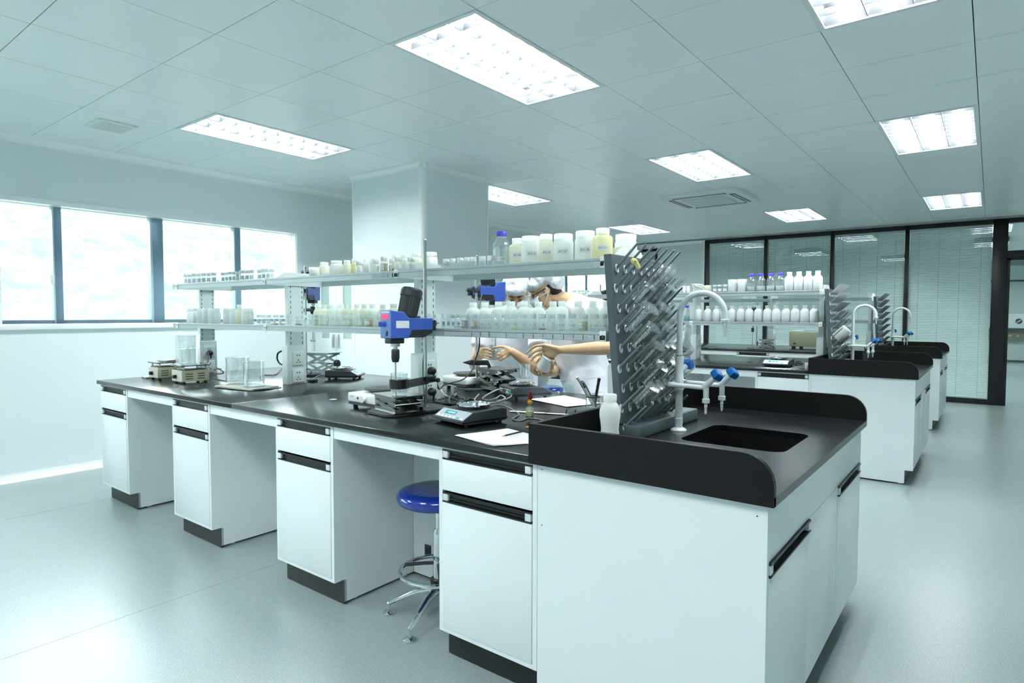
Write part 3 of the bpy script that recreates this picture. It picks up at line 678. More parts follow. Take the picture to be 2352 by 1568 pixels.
# ------------------------------------------------------------------ reagent shelves
SX = [-4.44, -3.225, -1.985, -.775]        # right faces of the uprights
SY0, SY1 = .5, .935
ZL, ZU = 1.250, 1.5435                      # tops of the rails
def shelf_rack(bi):
    t = thing('reagent_rack', 'white two-tier glass shelf rack standing along the %s' % BN[bi], 'shelf', (0, DY[bi], 0), 0, 'reagent racks')
    for k, x in enumerate(SX):
        ytop = 1.585
        c = MB().box(x - .05, x - .004, .672, .788, ZT, ytop, .003).build('upright', 'white_metal', t)
        sl = MB()
        for z in [1.115 + .034 * q for q in range(13)]:
            for y in (.687, .773): sl.box(x - .0045, x - .0035, y - .0022, y + .0022, z, z + .018)
        sl.build('slots', 'dark_grey', c, smooth=0, kind='stuff')
        bx = MB().box(x - .062, x, .655, .800, ZT, 1.105, .004).build('socket_column', 'white_metal', t)
        for z in (.905, 1.02):
            pz = MB().box(x, x + .007, .690, .778, z - .045, z + .045, .003).build('socket_plate', 'socket_white', bx)
            h = MB()
            for (y, zz, w, hh) in ((.724, z + .022, .004, .004), (.742, z + .022, .004, .004), (.733, z - .010, .003, .005), (.722, z - .024, .006, .0025), (.744, z - .024, .006, .0025)): h.box(x + .0072, x + .0078, y - w, y + w, zz - hh, zz + hh)
            h.build('socket_holes', 'ink', bx, smooth=0)
        MB().prism([(.655, ytop - .03), (.81, ytop - .03), (.81, ytop + .012), (.655, ytop + .012)], x - .055, x + .003, 'x').build('cap_box', 'white_plastic', t, smooth=0) if k == 3 else None
        # end plates carrying the glass, humped over the upright
        if True:
            for zr, hump in ((ZU, .045), (ZL, -.0)):
                pts = [(SY0 + .004, zr - .04), (SY1 - .004, zr - .04), (SY1 - .004, zr), (SY1 - .06, zr + .005), (.82, zr + hump + .002), (.64, zr + hump + .002), (SY0 + .08, zr + .008), (SY0 + .004, zr)]
                MB().prism(pts, x + .001, x + .0045, 'x').build('bracket', 'white_metal', t, smooth=0)
            for zr in (ZU, ZL): MB().box(x - .012, x + .018, SY0 - .005, SY0 + .002, zr - .040, zr + .003, .002).build('rail_joint', 'white_plastic', t)
            for zr in (ZU, ZL): MB().cyl((x + .003, SY0 - .006, zr - .018), (x + .003, SY0 - .004, zr - .018), .005, n=8).build('screw', 'dark_grey', t)
    ends = [-4.535 + .02] + SX[1:]
    for k in range(3):
        a, b_ = ends[k] + .005, ends[k + 1] - .001
        for zr in (ZU, ZL):
            MB().box(a, b_, SY0, SY0 + .008, zr - .036, zr - .012).box(a, b_, SY0 - .004, SY0 + .006, zr - .012, zr - .001, .001).box(a, b_, SY0 - .003, SY0 + .02, zr - .038, zr - .034).build('front_rail', 'alu', t, smooth=0)
            MB().box(a, b_, SY1 - .008, SY1, zr - .036, zr).build('rear_rail', 'alu', t, smooth=0)
            MB().box(a + .001, b_ - .001, SY0 + .008, SY1 - .008, zr - .010, zr - .002).build('shelf_glass', 'shelf_glass', t, smooth=0)
        if k > 0 and bi == 0: MB().box(a + .001, b_ - .001, SY0 + .003, SY0 + .006, ZL - .002, 1.314).build('guard_strip', 'acrylic', t, smooth=0)
    if bi == 0: MB().box(-3.42, ends[1] - .006, SY0 + .003, SY0 + .006, ZL - .002, 1.314).build('guard_strip', 'acrylic', t, smooth=0)
    return t
racks = [shelf_rack(b) for b in range(3)]
# coded stickers on the rails of the near bench
def rail_tag(px, zr, s, parent):
    P = aty(px, 770, SY0 - .0045)
    o = MB().box(P.x - .022, P.x + .022, SY0 - .0050, SY0 - .0042, zr - .033, zr - .015).build('rail_sticker', 'rail_sticker', parent, smooth=0)
    lettering(s, .0135, 'ink_pale', (P.x, SY0 - .0053, zr - .024), (R(90), 0, 0), o)
for i, px in enumerate((1379, 1353, 1327, 1307, 1283, 1258, 1237, 1214, 1192, 1173, 1153, 1135, 1114, 1094, 1074, 1059)):
    rail_tag(px, ZL, 'AC-%02d' % (i + 2), racks[0])
for i, px in enumerate((1043, 1028, 1011, 995)): rail_tag(px, ZL, 'AC-%02d' % (i + 18), racks[0])
rail_tag(1374, ZU, 'AC-01', racks[0])
for i, px in enumerate((908, 897, 885, 872, 860)): rail_tag(px, ZU, 'AC-%02d' % (i + 30), racks[0])

# ------------------------------------------------------------------ glassware drying racks
def drying_rack(bi):
    t = thing('drying_rack', ['dark grey drying rack with angled pegs full of beakers, beside the near sink', 'grey drying rack with angled pegs beside the middle sink', 'grey drying rack with angled pegs beside the far sink'][bi], 'drying rack', (-.69, DY[bi], ZT), 0, 'glassware drying racks')
    ln = -.045                                              # lean of the board
    P = lambda x, z: x + ln * (z / .70)
    y0, y1 = .43, .915
    b = MB().add([(P(0, .0), y0 + .02, .05), (P(.032, .0), y0 + .02, .05), (P(.032, .0), y1 - .01, .05), (P(0, 0), y1 - .01, .05), (P(0, .70), y0, .70), (P(.032, .70), y0, .70), (P(.032, .70), y1, .70), (P(0, .70), y1, .70)],
                 [(3, 2, 1, 0), (4, 5, 6, 7), (0, 1, 5, 4), (1, 2, 6, 5), (2, 3, 7, 6), (3, 0, 4, 7)])
    o = b.build('board', 'rack_grey', t, smooth=0)
    m = o.modifiers.new('b', 'BEVEL'); m.width = .004; m.segments = 2
    tr = MB().box(0, .105, y0 + .03, 1.035, 0.0, .048, .006).build('drip_tray', 'rack_grey', t)
    MB().box(.04, .095, y0 + .05, 1.02, .0475, .0490).build('tray_recess', 'rack_grey', tr, smooth=0)
    pg = MB().cyl((0, 0, 0), (.088, 0, .088), .0060, .0045, n=8).sphere((.088, 0, .088), .0046, 8, 4).build('peg', 'peg_grey', t)
    co = MB().torus((.002, 0, -.002), .0105, .0038, (1, 0, .25), 16, 6).build('peg_collar', 'collar', t)
    fst = True; pos = {}
    for r in range(9):
        z = .647 - .0765 * r
        for c in range(7 if r % 2 else 7):
            y = .470 + .067 * c - (.018 if r % 2 else 0)
            if y > y1 - .015: continue
            loc = (P(.032, z), y, z); pos[(r, c)] = (Vector(t.location) + Vector(loc))
            if fst: pg.location = loc; co.location = loc; co.scale = (1, .8, 1.35); fst = False
            else:
                copy_part(pg, t, loc); q = copy_part(co, t, loc)
    return t, pos
racks_d = [drying_rack(b) for b in range(3)]

def beaker(name_label, r, h, grad=True, mat_='clear_glass', group=None, cat='beaker', nm='beaker'):
    t = thing(nm, name_label, cat, (0, 0, 0), 0, group)
    w = max(.0018, r * .045)
    prof = [(r * .86, 0), (r * .97, .004), (r, .012), (r, h * .93), (r * 1.05, h * .985), (r * 1.06, h), (r - w + r * .045, h), (r - w, h * .92), (r - w, .013), (r * .9, .006), (.0001, .005)]
    MB().lathe(prof, n=24, caps=False).add([(r * .86 * math.cos(2 * math.pi * i / 24), r * .86 * math.sin(2 * math.pi * i / 24), 0) for i in range(24)], [tuple(range(23, -1, -1))]).build('body', mat_, t, smooth=50)
    MB().torus((0, 0, h), r * 1.055, .0014, n=24, m=6).build('rim', 'clear_glass' if mat_ == 'clear_glass' else mat_, t)
    if grad:
        g = MB()
        for k in range(7):
            z = h * (.18 + .09 * k); a0 = -1.9
            a1 = a0 + (.35 if k % 2 else .2)
            g.add([((r + .0004) * math.cos(a), (r + .0004) * math.sin(a), zz) for a, zz in ((a0, z), (a1, z), (a1, z + .0016), (a0, z + .0016))], [(0, 1, 2, 3)])
        g.build('graduation', 'sticker', t, smooth=0)
    return t
def hang(t, base, rnd_):                                    # beaker upside down on a peg: mouth towards the board
    h = t['_h']; d = Vector((1, 0, 1)).normalized()
    tip = Vector(base) + Vector((.088, 0, .088))
    t.rotation_euler = Matrix(((0.7071, 0, -0.7071), (0, 1, 0), (0.7071, 0, 0.7071))).to_euler() if False else (0, R(180 + 45), 0)
    t.location = tip + d * .006 + Vector((0.0, 0, -.0))
BK = {}
def hung(bi, r, c, rad, h, label, group):
    key = (rad, h)
    if key not in BK: BK[key] = beaker('', rad, h, grad=rad > .022); t = BK[key]
    else: t = dup(BK[key])
    if 'group' in t: del t['group']
    t['label'] = label; t['category'] = 'beaker'; t['group'] = group; t.name = 'beaker'
    base = racks_d[bi][1][(r, c)]; off = max(0, rad - .012)
    tip = base + Vector((.092, 0, .092))
    t.rotation_euler = (0, R(225), rnd.uniform(-.05, .05)); t.location = tip + Vector((.7071, 0, -.7071)) * (off * .55) * 0 + Vector((.003, 0, .003)) + Vector((.5, 0, -.5)) * off
rown = ['top row', 'second row', 'third row', 'fourth row', 'fifth row', 'sixth row', 'seventh row', 'eighth row', 'bottom row']
hl = [(1, 4, .036, .105), (1, 5, .040, .115), (2, 1, .024, .07), (2, 4, .022, .07), (3, 1, .034, .10), (3, 3, .030, .09), (3, 5, .026, .08), (4, 1, .030, .09), (4, 3, .032, .09), (4, 5, .022, .07),
      (5, 2, .026, .085), (5, 3, .020, .065), (5, 4, .026, .08), (5, 6, .034, .10), (6, 2, .028, .085), (6, 4, .028, .09), (6, 5, .022, .07), (6, 6, .030, .09), (7, 1, .026, .08), (7, 2, .022, .07), (7, 3, .022, .07), (7, 5, .026, .085)]
for r, c, rad, h in hl:
    rad = round(rad * 1.22, 4); h = round(h * 1.15, 4)
    if (r, c) in racks_d[0][1]:
        hung(0, r, c, rad, h, '%s glass beaker on the %s, %s peg from the left, near drying rack' % ('large' if rad > .040 else 'small' if rad < .029 else 'clear', rown[r], ORD[c + 1]), 'beakers drying on the near rack')
for r, c, rad, h in [(3, 3, .024, .09), (3, 5, .026, .09), (4, 2, .026, .10), (4, 5, .022, .07), (5, 4, .026, .09), (6, 4, .022, .08), (7, 2, .022, .09), (7, 4, .026, .09)]:
    hung(1, r, c, rad, h, 'glass beaker on the %s, %s peg from the left, middle drying rack' % (rown[r], ORD[c + 1]), 'beakers drying on the middle rack')
wb = beaker('white plastic beaker hung on the drying rack of the middle bench', .045, .12, False, 'milk_pale'); wb.name = 'plastic_beaker'
bp_ = racks_d[1][1][(5, 1)]; wb.location = bp_ + Vector((.115, 0, .085)); wb.rotation_euler = (0, R(225), 0)

# ------------------------------------------------------------------ laboratory faucets
def faucet():
    t = thing('laboratory_faucet', '', 'faucet', (-.546, .722, ZT), 0, 'laboratory faucets')
    MB().lathe([(.032, 0), (.032, .004), (.024, .010), (.018, .013)], n=20).build('base_flange', 'faucet_white', t)
    MB().lathe([(.0150, .010), (.0165, .05), (.0150, .052), (.0150, .16), (.0175, .165), (.0175, .215), (.0150, .22), (.0165, .27), (.0175, .285), (.0175, .300), (.013, .303)], n=18).build('riser', 'faucet_white', t)
    MB().torus((0, 0, .303), .0135, .002, n=18, m=6).build('seal_ring', 'black_plastic', t)
    pts = [(0, 0, .30), (0, 0, .38), (0, 0, .455)] + [(.090 - .090 * math.cos(R(a)), 0, .464 + .090 * math.sin(R(a))) for a in range(15, 181, 15)] + [(.181, 0, .445)]
    MB().tube(pts, .0118, 12, sub=3).build('gooseneck', 'faucet_white', t)
    MB().lathe([(.018, .442), (.018, .450), (.0125, .452)][::1], (.181, 0, 0), 14).lathe([(.004, .385), (.0055, .392), (.0045, .394), (.0065, .402), (.005, .404), (.0075, .414), (.006, .416), (.009, .430), (.009, .444)], (.181, 0, 0), 12).build('nozzle', 'faucet_white', t)
    # two side taps on a yoke, one behind
    for s, L in ((-1, .145), (1, .165)):
        y = s * .06
        arm = MB().tube([(-.004, s * .004, .19), (-.022, s * .022, .19), (-.022, s * .045, .19), (-.004, y, .19), (.05, y, .19), (L - .02, y, .188)], .0095, 10).build('tap_arm', 'faucet_white', t)
        MB().cyl((L - .02, y, .188), (L + .022, y, .232), .0125, .011, 12).cyl((L - .012, y, .190), (L - .012, y, .135), .0105, n=12).lathe([(.0145, .130), (.0145, .145), (.0105, .148)], (L - .012, y, 0), 12).lathe([(.0028, .086), (.005, .094), (.004, .096), (.006, .105), (.0047, .107), (.007, .118), (.006, .120), (.008, .132)], (L - .012, y, 0), 10).build('valve', 'faucet_white', arm)
        k = MB(); d = Vector((.70, 0, .714)); prof = []
        a = Vector((0, 1, 0)); b_ = d.cross(a); c0 = Vector((L + .018, y, .228))
        rs = []
        for (rr_, zz) in ((.013, 0), (.021, .004), (.022, .012), (.020, .026), (.016, .031)):
            rs.append([c0 + d * zz + (a * math.cos(q * math.pi / 4 + .2) + b_ * math.sin(q * math.pi / 4 + .2)) * rr_ * (1.16 if q % 2 == 0 else .80) for q in range(8)])
        k.loft(rs).build('tap_knob', 'blue_tap', arm, smooth=0)
    arm = MB().cyl((0, 0, .245), (0, .03, .245), .0105, n=12).cyl((0, .03, .245), (.012, .045, .262), .011, n=12).build('tap_arm', 'faucet_white', t)
    k = MB(); d = Vector((.35, .75, .55)).normalized(); a = d.orthogonal().normalized(); b_ = d.cross(a); c0 = Vector((.010, .043, .258)); rs = []
    for (rr_, zz) in ((.013, 0), (.021, .004), (.022, .012), (.020, .026), (.016, .031)):
        rs.append([c0 + d * zz + (a * math.cos(q * math.pi / 4) + b_ * math.sin(q * math.pi / 4)) * rr_ * (1.16 if q % 2 == 0 else .80) for q in range(8)])
    k.loft(rs).build('tap_knob', 'blue_tap', arm, smooth=0)
    return t
f0 = faucet(); f0['label'] = 'white gooseneck faucet with blue knobs beside the near sink'
dup(f0, (-.546, .722 + DY[1], ZT), 0, 'white gooseneck faucet with blue knobs beside the middle sink')
dup(f0, (-.546, .722 + DY[2], ZT), 0, 'white gooseneck faucet with blue knobs beside the far sink')

# ------------------------------------------------------------------ bottles, jars and vials
PROTO = {}
def vial(r, h, liq=None, lev=.5, stk=True, gl='clear_glass'):
    t = thing('sample_vial', '', 'vial')
    MB().lathe([(r * .93, 0), (r, .003), (r, h * .60), (r * .93, h * .67), (r * .80, h * .72), (r * .80, h * .76)], n=16, caps=True).build('body', gl, t, smooth=40)
    MB().lathe([(r * .90, h * .74), (r * .92, h * .76), (r * .92, h * .97), (r * .86, h)], n=16).build('cap', 'vial_cap', t, smooth=40)
    if liq: MB().lathe([(r * .86, .003), (r * .90, .006), (r * .90, h * .60 * lev)], n=14).build('contents', liq, t, smooth=40)
    if stk:
        n = 6; a0 = -math.pi / 2 - .75; a1 = -math.pi / 2 + .75
        vs = [((r + .0005) * math.cos(a0 + (a1 - a0) * i / n), (r + .0005) * math.sin(a0 + (a1 - a0) * i / n), z) for z in (h * .16, h * .52) for i in range(n + 1)]
        MB().add(vs, [(i, i + 1, n + 2 + i, n + 1 + i) for i in range(n)]).build('label', 'sticker', t, smooth=40)
    return t
def squat(r, h, liq=None):
    t = thing('sample_vial', '', 'vial')
    MB().lathe([(r * .95, 0), (r, .003), (r, h * .42), (r * .86, h * .52)], n=16).build('body', 'clear_glass', t, smooth=40)
    MB().lathe([(r * .93, h * .50), (r * .95, h * .52), (r * .95, h * .97), (r * .90, h)], n=16).build('cap', 'white_plastic', t, smooth=40)
    if liq: MB().lathe([(r * .88, .003), (r * .91, .006), (r * .91, h * .2)], n=14).build('contents', liq, t, smooth=40)
    return t
def bottle(r, h, m='milk_plastic', stk=False):
    t = thing('plastic_bottle', '', 'bottle')
    MB().lathe([(r * .92, 0), (r, .004), (r, h * .58), (r * .96, h * .66), (r * .80, h * .74), (r * .55, h * .79), (r * .46, h * .82), (r * .46, h * .85)], n=20).build('body', m, t, smooth=50)
    MB().lathe([(r * .50, h * .835), (r * .52, h * .84), (r * .52, h * .985), (r * .48, h)], n=18).build('cap', 'white_cap', t, smooth=40)
    return t
def jar(r, h, m='milk_plastic', cr=.82, low=False, content=None):
    t = thing('plastic_jar', '', 'jar')
    MB().lathe([(r * .94, 0), (r, .005), (r, h * .66), (r * .95, h * .73), (r * (cr * .98), h * .785), (r * (cr * .96), h * .82)], n=22).build('body', m, t, smooth=50)
    MB().lathe([(r * cr, h * .80), (r * cr * 1.02, h * .81), (r * cr * 1.02, h * .985), (r * cr * .97, h)], n=22).build('cap', 'white_cap', t, smooth=40)
    return t
def pot(r, h):
    t = thing('white_pot', '', 'jar')
    MB().lathe([(r * .95, 0), (r, .004), (r, h * .72)], n=22).build('body', 'white_plastic', t, smooth=50)
    MB().lathe([(r * 1.02, h * .70), (r * 1.02, h * .98), (r * .98, h)], n=22).build('cap', 'white_cap', t, smooth=40); return t
def screw_bottle(r, h, liq='water', lev=.5):
    t = thing('glass_bottle', '', 'bottle')
    MB().lathe([(r * .9, 0), (r, .006), (r, h * .56), (r * .95, h * .63), (r * .70, h * .75), (r * .50, h * .82), (r * .46, h * .84), (r * .46, h * .90)], n=24, caps=True).build('body', 'clear_glass', t, smooth=50)
    MB().lathe([(r * .60, h * .855), (r * .60, h * .985), (r * .55, h)], n=20).build('cap', 'blue_cap', t, smooth=40)
    MB().lathe([(r * .50, h * .835), (r * .55, h * .838), (r * .55, h * .85)], n=20).build('pour_ring', 'clear_glass', t, smooth=40)
    MB().lathe([(r * .88, .006), (r * .93, .010), (r * .93, h * lev * .62)], n=20).build('contents', liq, t, smooth=40)
    g = MB()
    for k in range(5):
        z = h * (.16 + .07 * k); g.add([((r + .0005) * math.cos(a), (r + .0005) * math.sin(a), zz) for a, zz in ((-1.35, z), (-1.1, z), (-1.1, z + .0018), (-1.35, z + .0018))], [(0, 1, 2, 3)])
    g.build('graduation', 'sticker', t, smooth=0); return t
def put(kind, args, px, Y, z, label, group, cat=None):
    key = (kind,) + tuple(args)
    P = aty(px, 700, Y)
    if key not in PROTO:
        t = {'squat': squat, 'vial': vial, 'bottle': bottle, 'jar': jar, 'pot': pot, 'screw': screw_bottle}[kind](*args); PROTO[key] = (t, {c.name for c in t.children})
    else: t = dup(PROTO[key][0], only=PROTO[key][1])
    t.location = (P.x, Y, z); t['label'] = label; t['group'] = group
    t.rotation_euler = (0, 0, math.atan2(CAM.y - Y, CAM.x - P.x) + math.pi / 2 + (rnd.uniform(-.12, .12) if not (kind == 'vial' and len(args) > 2 and args[2] in ('amber', 'orange_liquid', 'peach_liquid', 'straw_liquid', 'green_liquid')) else -.75))
    return t
def code(t, s, r, z, size=.012, m='ink', pad=True):          # code label on the side that faces the room
    if pad:
        n = 6; a0 = -math.pi / 2 - .55; a1 = -math.pi / 2 + .55
        vs = [((r + .0006) * math.cos(a0 + (a1 - a0) * i / n), (r + .0006) * math.sin(a0 + (a1 - a0) * i / n), zz) for zz in (z - size * .9, z + size * .9) for i in range(n + 1)]
        o = MB().add(vs, [(i, i + 1, n + 2 + i, n + 1 + i) for i in range(n)]).build('label', 'sticker', t, smooth=40)
    else: o = t
    me = text_mesh(s, size).copy(); me.materials.clear(); me.materials.append(MATS[m])
    for v in me.vertices:
        a = v.co.x / r; y = v.co.y; rr_ = r + .0012; v.co = (rr_ * math.sin(a), -rr_ * math.cos(a), z + y)
    link('lettering', me, o)
def q(v, s=.002): return round(v / s) * s
def rr_of(px, Y, w): return q(mpp(aty(px, 722, Y)) * w / 2, .001)
def hh_of(px, Y, top, z): return q(aty(px, top, Y).z - z, .003)
ZSL, ZSU = ZL - .002, ZU - .002
# -- near bench, upper shelf
YF_ = .575; YR_ = .69
row = [(429, 12, 629), (437.5, 12, 629), (447, 12, 628), (458, 13, 628), (469, 12, 627), (480.5, 12, 627), (492, 13, 626), (513, 9, 626), (521.5, 9, 625), (529.5, 9, 624), (538, 9, 624), (547, 9, 623), (557, 13, 621), (568, 12, 621), (578.5, 12, 620), (597, 11, 619), (606.5, 11, 618), (616.5, 11, 617), (626, 10, 618)]
for i, (px, w, top) in enumerate(row):
    put('vial', (rr_of(px, YF_, w), hh_of(px, YF_, top, ZSU), None, .5, True), px, YF_, ZSU, 'small vial with white cap, %s from the left on the upper shelf by the window' % ORD[i + 1], 'vials on the left upper shelf')
G = 'jars on the middle upper shelf'
lst = [('pot', 723.5, 24, 614, YF_, 'low white plastic pot, leftmost on the middle upper shelf'), ('jar', 746, 22, 602, YF_, 'cream plastic jar right of the low white pot on the upper shelf', 'milk_cream'),
       ('jar', 774, 30, 598, YF_, 'widest milky jar of the middle upper shelf', 'milk_plastic'), ('jar', 798, 18, 597, YF_ + .02, 'slim milky jar right of the widest jar on the upper shelf', 'milk_cream'),
       ('jar', 819, 24, 595, .645, 'cream jar behind small vial, left half of middle upper shelf', 'milk_yellow'), ('vial', 827, 17, 601, .54, 'clear vial in front of cream jar on the middle upper shelf', None),
       ('jar', 841, 16, 594, YR_ - .05, 'narrow milky jar between two clear vials on the middle upper shelf', 'milk_plastic'), ('jar', 862, 24, 590, YR_ - .03, 'milky jar with ribbed lid behind clear vial on the middle upper shelf', 'milk_plastic'),
       ('vial', 864.5, 17, 598, .54, 'clear vial left of the yellow vial on the middle upper shelf', None), ('vialy', 883, 18, 590, .56, 'vial of yellow liquid on the middle upper shelf', 'straw_liquid'),
       ('vial', 901, 14, 594, .60, 'vial with brown bottom right of the yellow vial on upper shelf', 'amber'), ('jar', 909, 20, 586, YR_, 'pale jar behind the vials beside the shelf joint', 'milk_cream'),
       ('vial', 915, 18, 592, .545, 'clear vial left of the rail joint, middle upper shelf', 'cream_powder'), ('jar', 931, 25, 584, YR_ - .02, 'milky jar behind the second rail joint of the upper shelf', 'milk_plastic'),
       ('vial', 945, 18, 591, .60, 'clear vial just left of the metal stand rod on upper shelf', None), ('jar', 957, 25, 582, YR_ + .05, 'cream jar behind clear vial left of the metal stand rod', 'milk_cream'), ('pot2', 989, 33, 580, .86, 'white opaque jar behind the steel stand rod on the upper shelf', 'milk_plastic')]
for e in lst:
    kind, px, w, top, Y, lb = e[:6]; r = rr_of(px, Y, w); h = hh_of(px, Y, top, ZSU)
    if kind == 'pot': put('pot', (r, h), px, Y, ZSU, lb, G)
    elif kind == 'pot2': put('jar', (r, h, 'white_plastic', .9), px, Y, ZSU, lb, G)
    elif kind == 'jar': put('jar', (r, h, e[6], .80), px, Y, ZSU, lb, G)
    elif kind == 'vial': put('vial', (r, h, e[6], .5, True), px, Y, ZSU, lb, G)
    else: put('vial', (r, h, e[6], .95, True), px, Y, ZSU, lb, G)
for i, (px, w, top) in enumerate([(1025, 16, 596.5), (1040, 15, 596), (1057, 16, 595), (1072.5, 13, 594.5), (1087, 16, 592.5), (1108, 17, 591.5), (1125, 15, 590)]):
    put('squat', (rr_of(px, .56, w), .048, 'pale_liquid' if i % 2 else None), px, .56, ZSU, 'squat clear vial with white cap, %s from the left on the right upper shelf' % ORD[i + 1], 'squat vials on the right upper shelf')
b1 = put('screw', (rr_of(1152, .60, 40), hh_of(1152, .60, 531, ZSU), 'water', .9), 1152, .60, ZSU, 'clear glass bottle with blue screw cap on the near upper shelf', 'bottles on the right upper shelf')
code(b1, 'C-01', rr_of(1152, .60, 40), .032, .012)
for px, w, top, Y, m, cr, lb, s in [(1187, 36, 547, .60, 'milk_cream', .62, 'cream jar labelled 43, right of the blue-capped bottle', 'AC-43'), (1219, 45, 543, .60, 'milk_plastic', .90, 'wide milky jar labelled 11, near upper shelf', 'AC-11'),
                              (1254, 36, 538, .585, 'milk_cream', .78, 'milky jar labelled AC-25 on the near upper shelf', 'AC-25'), (1293, 47, 537, .60, 'milk_plastic', .90, 'wide milky jar labelled AC-27 on the near upper shelf', 'AC-27'),
                              (1343, 48, 532, .60, 'milk_plastic', .90, 'wide milky jar labelled 18, left of the yellow jar', 'AC-18'), (1383, 46, 525, .585, 'milk_yellow', .66, 'yellow filled plastic bottle labelled 91 on the near upper shelf', 'AC-91'),
                              (1436, 50, 539, .74, 'milk_plastic', .92, 'milky jar behind the top of the drying rack', None)]:
    r = rr_of(px, Y, w); h = hh_of(px, Y, top, ZSU)
    t = put('jar', (r, h, m, cr), px, Y, ZSU, lb, 'large jars on the right upper shelf')
    if s: code(t, s, r, h * .36, .013)
# -- near bench, lower shelf
for i, (kind, px, w, top, lb, m) in enumerate([('jar', 437, 16, 707, 'leftmost milky jar on the lower shelf by the window', 'milk_pale'), ('bottle', 447.5, 13, 707, 'second milky bottle from the left on the lower shelf', 'milk_plastic'), ('jar', 457.5, 13, 708, 'third milky jar from the left on the lower shelf', 'milk_pale'), ('jar', 471, 14, 707, 'fourth milky jar from the left on the lower shelf', 'milk_plastic'),
                       ('jar', 492, 27, 708, 'broad pale jar in the middle of the left lower shelf', 'milk_pale'), ('jar', 519, 14, 708, 'slim pale jar right of the broad jar, left lower shelf', 'milk_plastic'), ('jar', 534, 16, 708, 'pale jar left of the tall bottle, left lower shelf', 'milk_pale'), ('bottle', 549, 18, 699, 'tallest milky bottle with cap on the left lower shelf', 'milk_cream'), ('jar', 568, 27, 708, 'broad greenish white jar at the right of the left lower shelf', 'milk_plastic')]):
    r = rr_of(px, .58, w); h = hh_of(px, .58, top, ZSL)
    put(kind, (r, h, m) if kind == 'bottle' else (r, h, m, .9), px, .58, ZSL, lb, 'jars on the left lower shelf')
vl = [(594, 11, None), (605, 11, None), (617, 12, None), (633, 13, 'amber'), (647, 13, 'peach_liquid'), (664, 15, None), (685, 18, 'red_liquid'), (701, 9, None), (713, 10, None), (725, 13, 'straw_liquid'), (738, 12, 'pale_liquid'), (750.5, 12, None), (762.5, 12, None), (775.5, 12, None), (789, 12, None), (803, 13, 'straw_liquid'), (817, 13, None), (830.5, 13, 'green_liquid'), (848, 19, 'orange_liquid'), (868.5, 13, None), (882, 12, None), (897, 13, None), (912, 13, None), (927, 13, None), (942, 13, None)]
for i, (px, w, lq) in enumerate(vl):
    r = rr_of(px, .56, w); h = .064
    put('vial', (r, h, lq, .95 if lq in ('orange_liquid', 'straw_liquid', 'green_liquid') else .25, True), px, .56, ZSL, 'capped glass vial, %s from the left in the lower front row' % ORD[i + 1] if not lq else 'capped vial with %s, %s from the left in the lower front row' % ({'amber': 'amber liquid', 'peach_liquid': 'peach liquid', 'red_liquid': 'red brown dregs', 'straw_liquid': 'straw coloured liquid', 'pale_liquid': 'pale liquid', 'green_liquid': 'yellow green liquid', 'orange_liquid': 'orange liquid'}[lq], ORD[i + 1]), 'vials in the front row of the lower shelf')
vr = [(987, 12, 'yellow_liquid', '29'), (999, 11, None, '28'), (1018.5, 11, None, '27'), (1029.5, 11, None, '26'), (1041, 12, None, '25'), (1053, 12, None, '24'), (1068, 17, 'peach_liquid', '23'), (1089.5, 16, 'peach_liquid', '22'), (1106, 14, None, '21'), (1122, 16, None, '20'), (1141, 16, None, '19'), (1157, 12, None, None), (1164, 14, None, '18'), (1182, 18, 'yellow_liquid', '17'), (1203, 17, None, '16'), (1224, 18, None, 'AC-15'), (1246, 20, 'red_liquid', '14'), (1267.5, 18, None, None), (1290, 20, None, 'AC-06'), (1315, 20, None, 'AC-05'), (1340.5, 22, 'peach_liquid', 'AC-04'), (1366, 20, None, 'AC-03'), (1386, 18, None, 'AC-02')]
for i, (px, w, lq, s) in enumerate(vr):
    r = rr_of(px, .56, w); h = .072
    lv = .95 if lq == 'peach_liquid' else .22
    t = put('vial', (r, h, lq, lv, s is None), px, .56, ZSL, 'vial%s, %s from the right in the lower front row' % ({'yellow_liquid': ' with yellow liquid', 'peach_liquid': ' of peach liquid', 'red_liquid': ' with red dregs'}.get(lq, ''), ORD[len(vr) - i]) + '', 'vials in the front row of the near lower shelf')
    if s: t['label'] = 'vial labelled %s%s, %s from the right in the lower front row' % (s, {'yellow_liquid': ' with yellow liquid', 'peach_liquid': ' of peach liquid', 'red_liquid': ' with red dregs'}.get(lq, ''), ORD[len(vr) - i])
    if s: code(t, s, r, h * .34, .0105 if len(s) > 2 else .012, 'green_ink' if s == '14' else 'ink')
for i, (px, w, top, m) in enumerate([(732, 24, 699, 'milk_cream'), (746, 24, 699, 'milk_cream'), (761, 24, 699, 'milk_plastic'), (779, 22, 699, 'milk_plastic'), (794, 25, 699, 'milk_cream'), (819, 26, 699, 'milk_cream'), (836, 24, 698, 'milk_cream'), (855, 25, 698, 'milk_plastic'), (879, 25, 698, 'milk_cream'), (904, 30, 697, 'milk_cream')]):
    Y = .70 if i % 2 else .66
    put('bottle', (rr_of(px, Y, w), hh_of(px, Y, top, ZSL), m), px, Y, ZSL, 'milky bottle, %s from the left behind the vials on the middle lower shelf' % ORD[i + 1], 'bottles behind the middle lower vials')
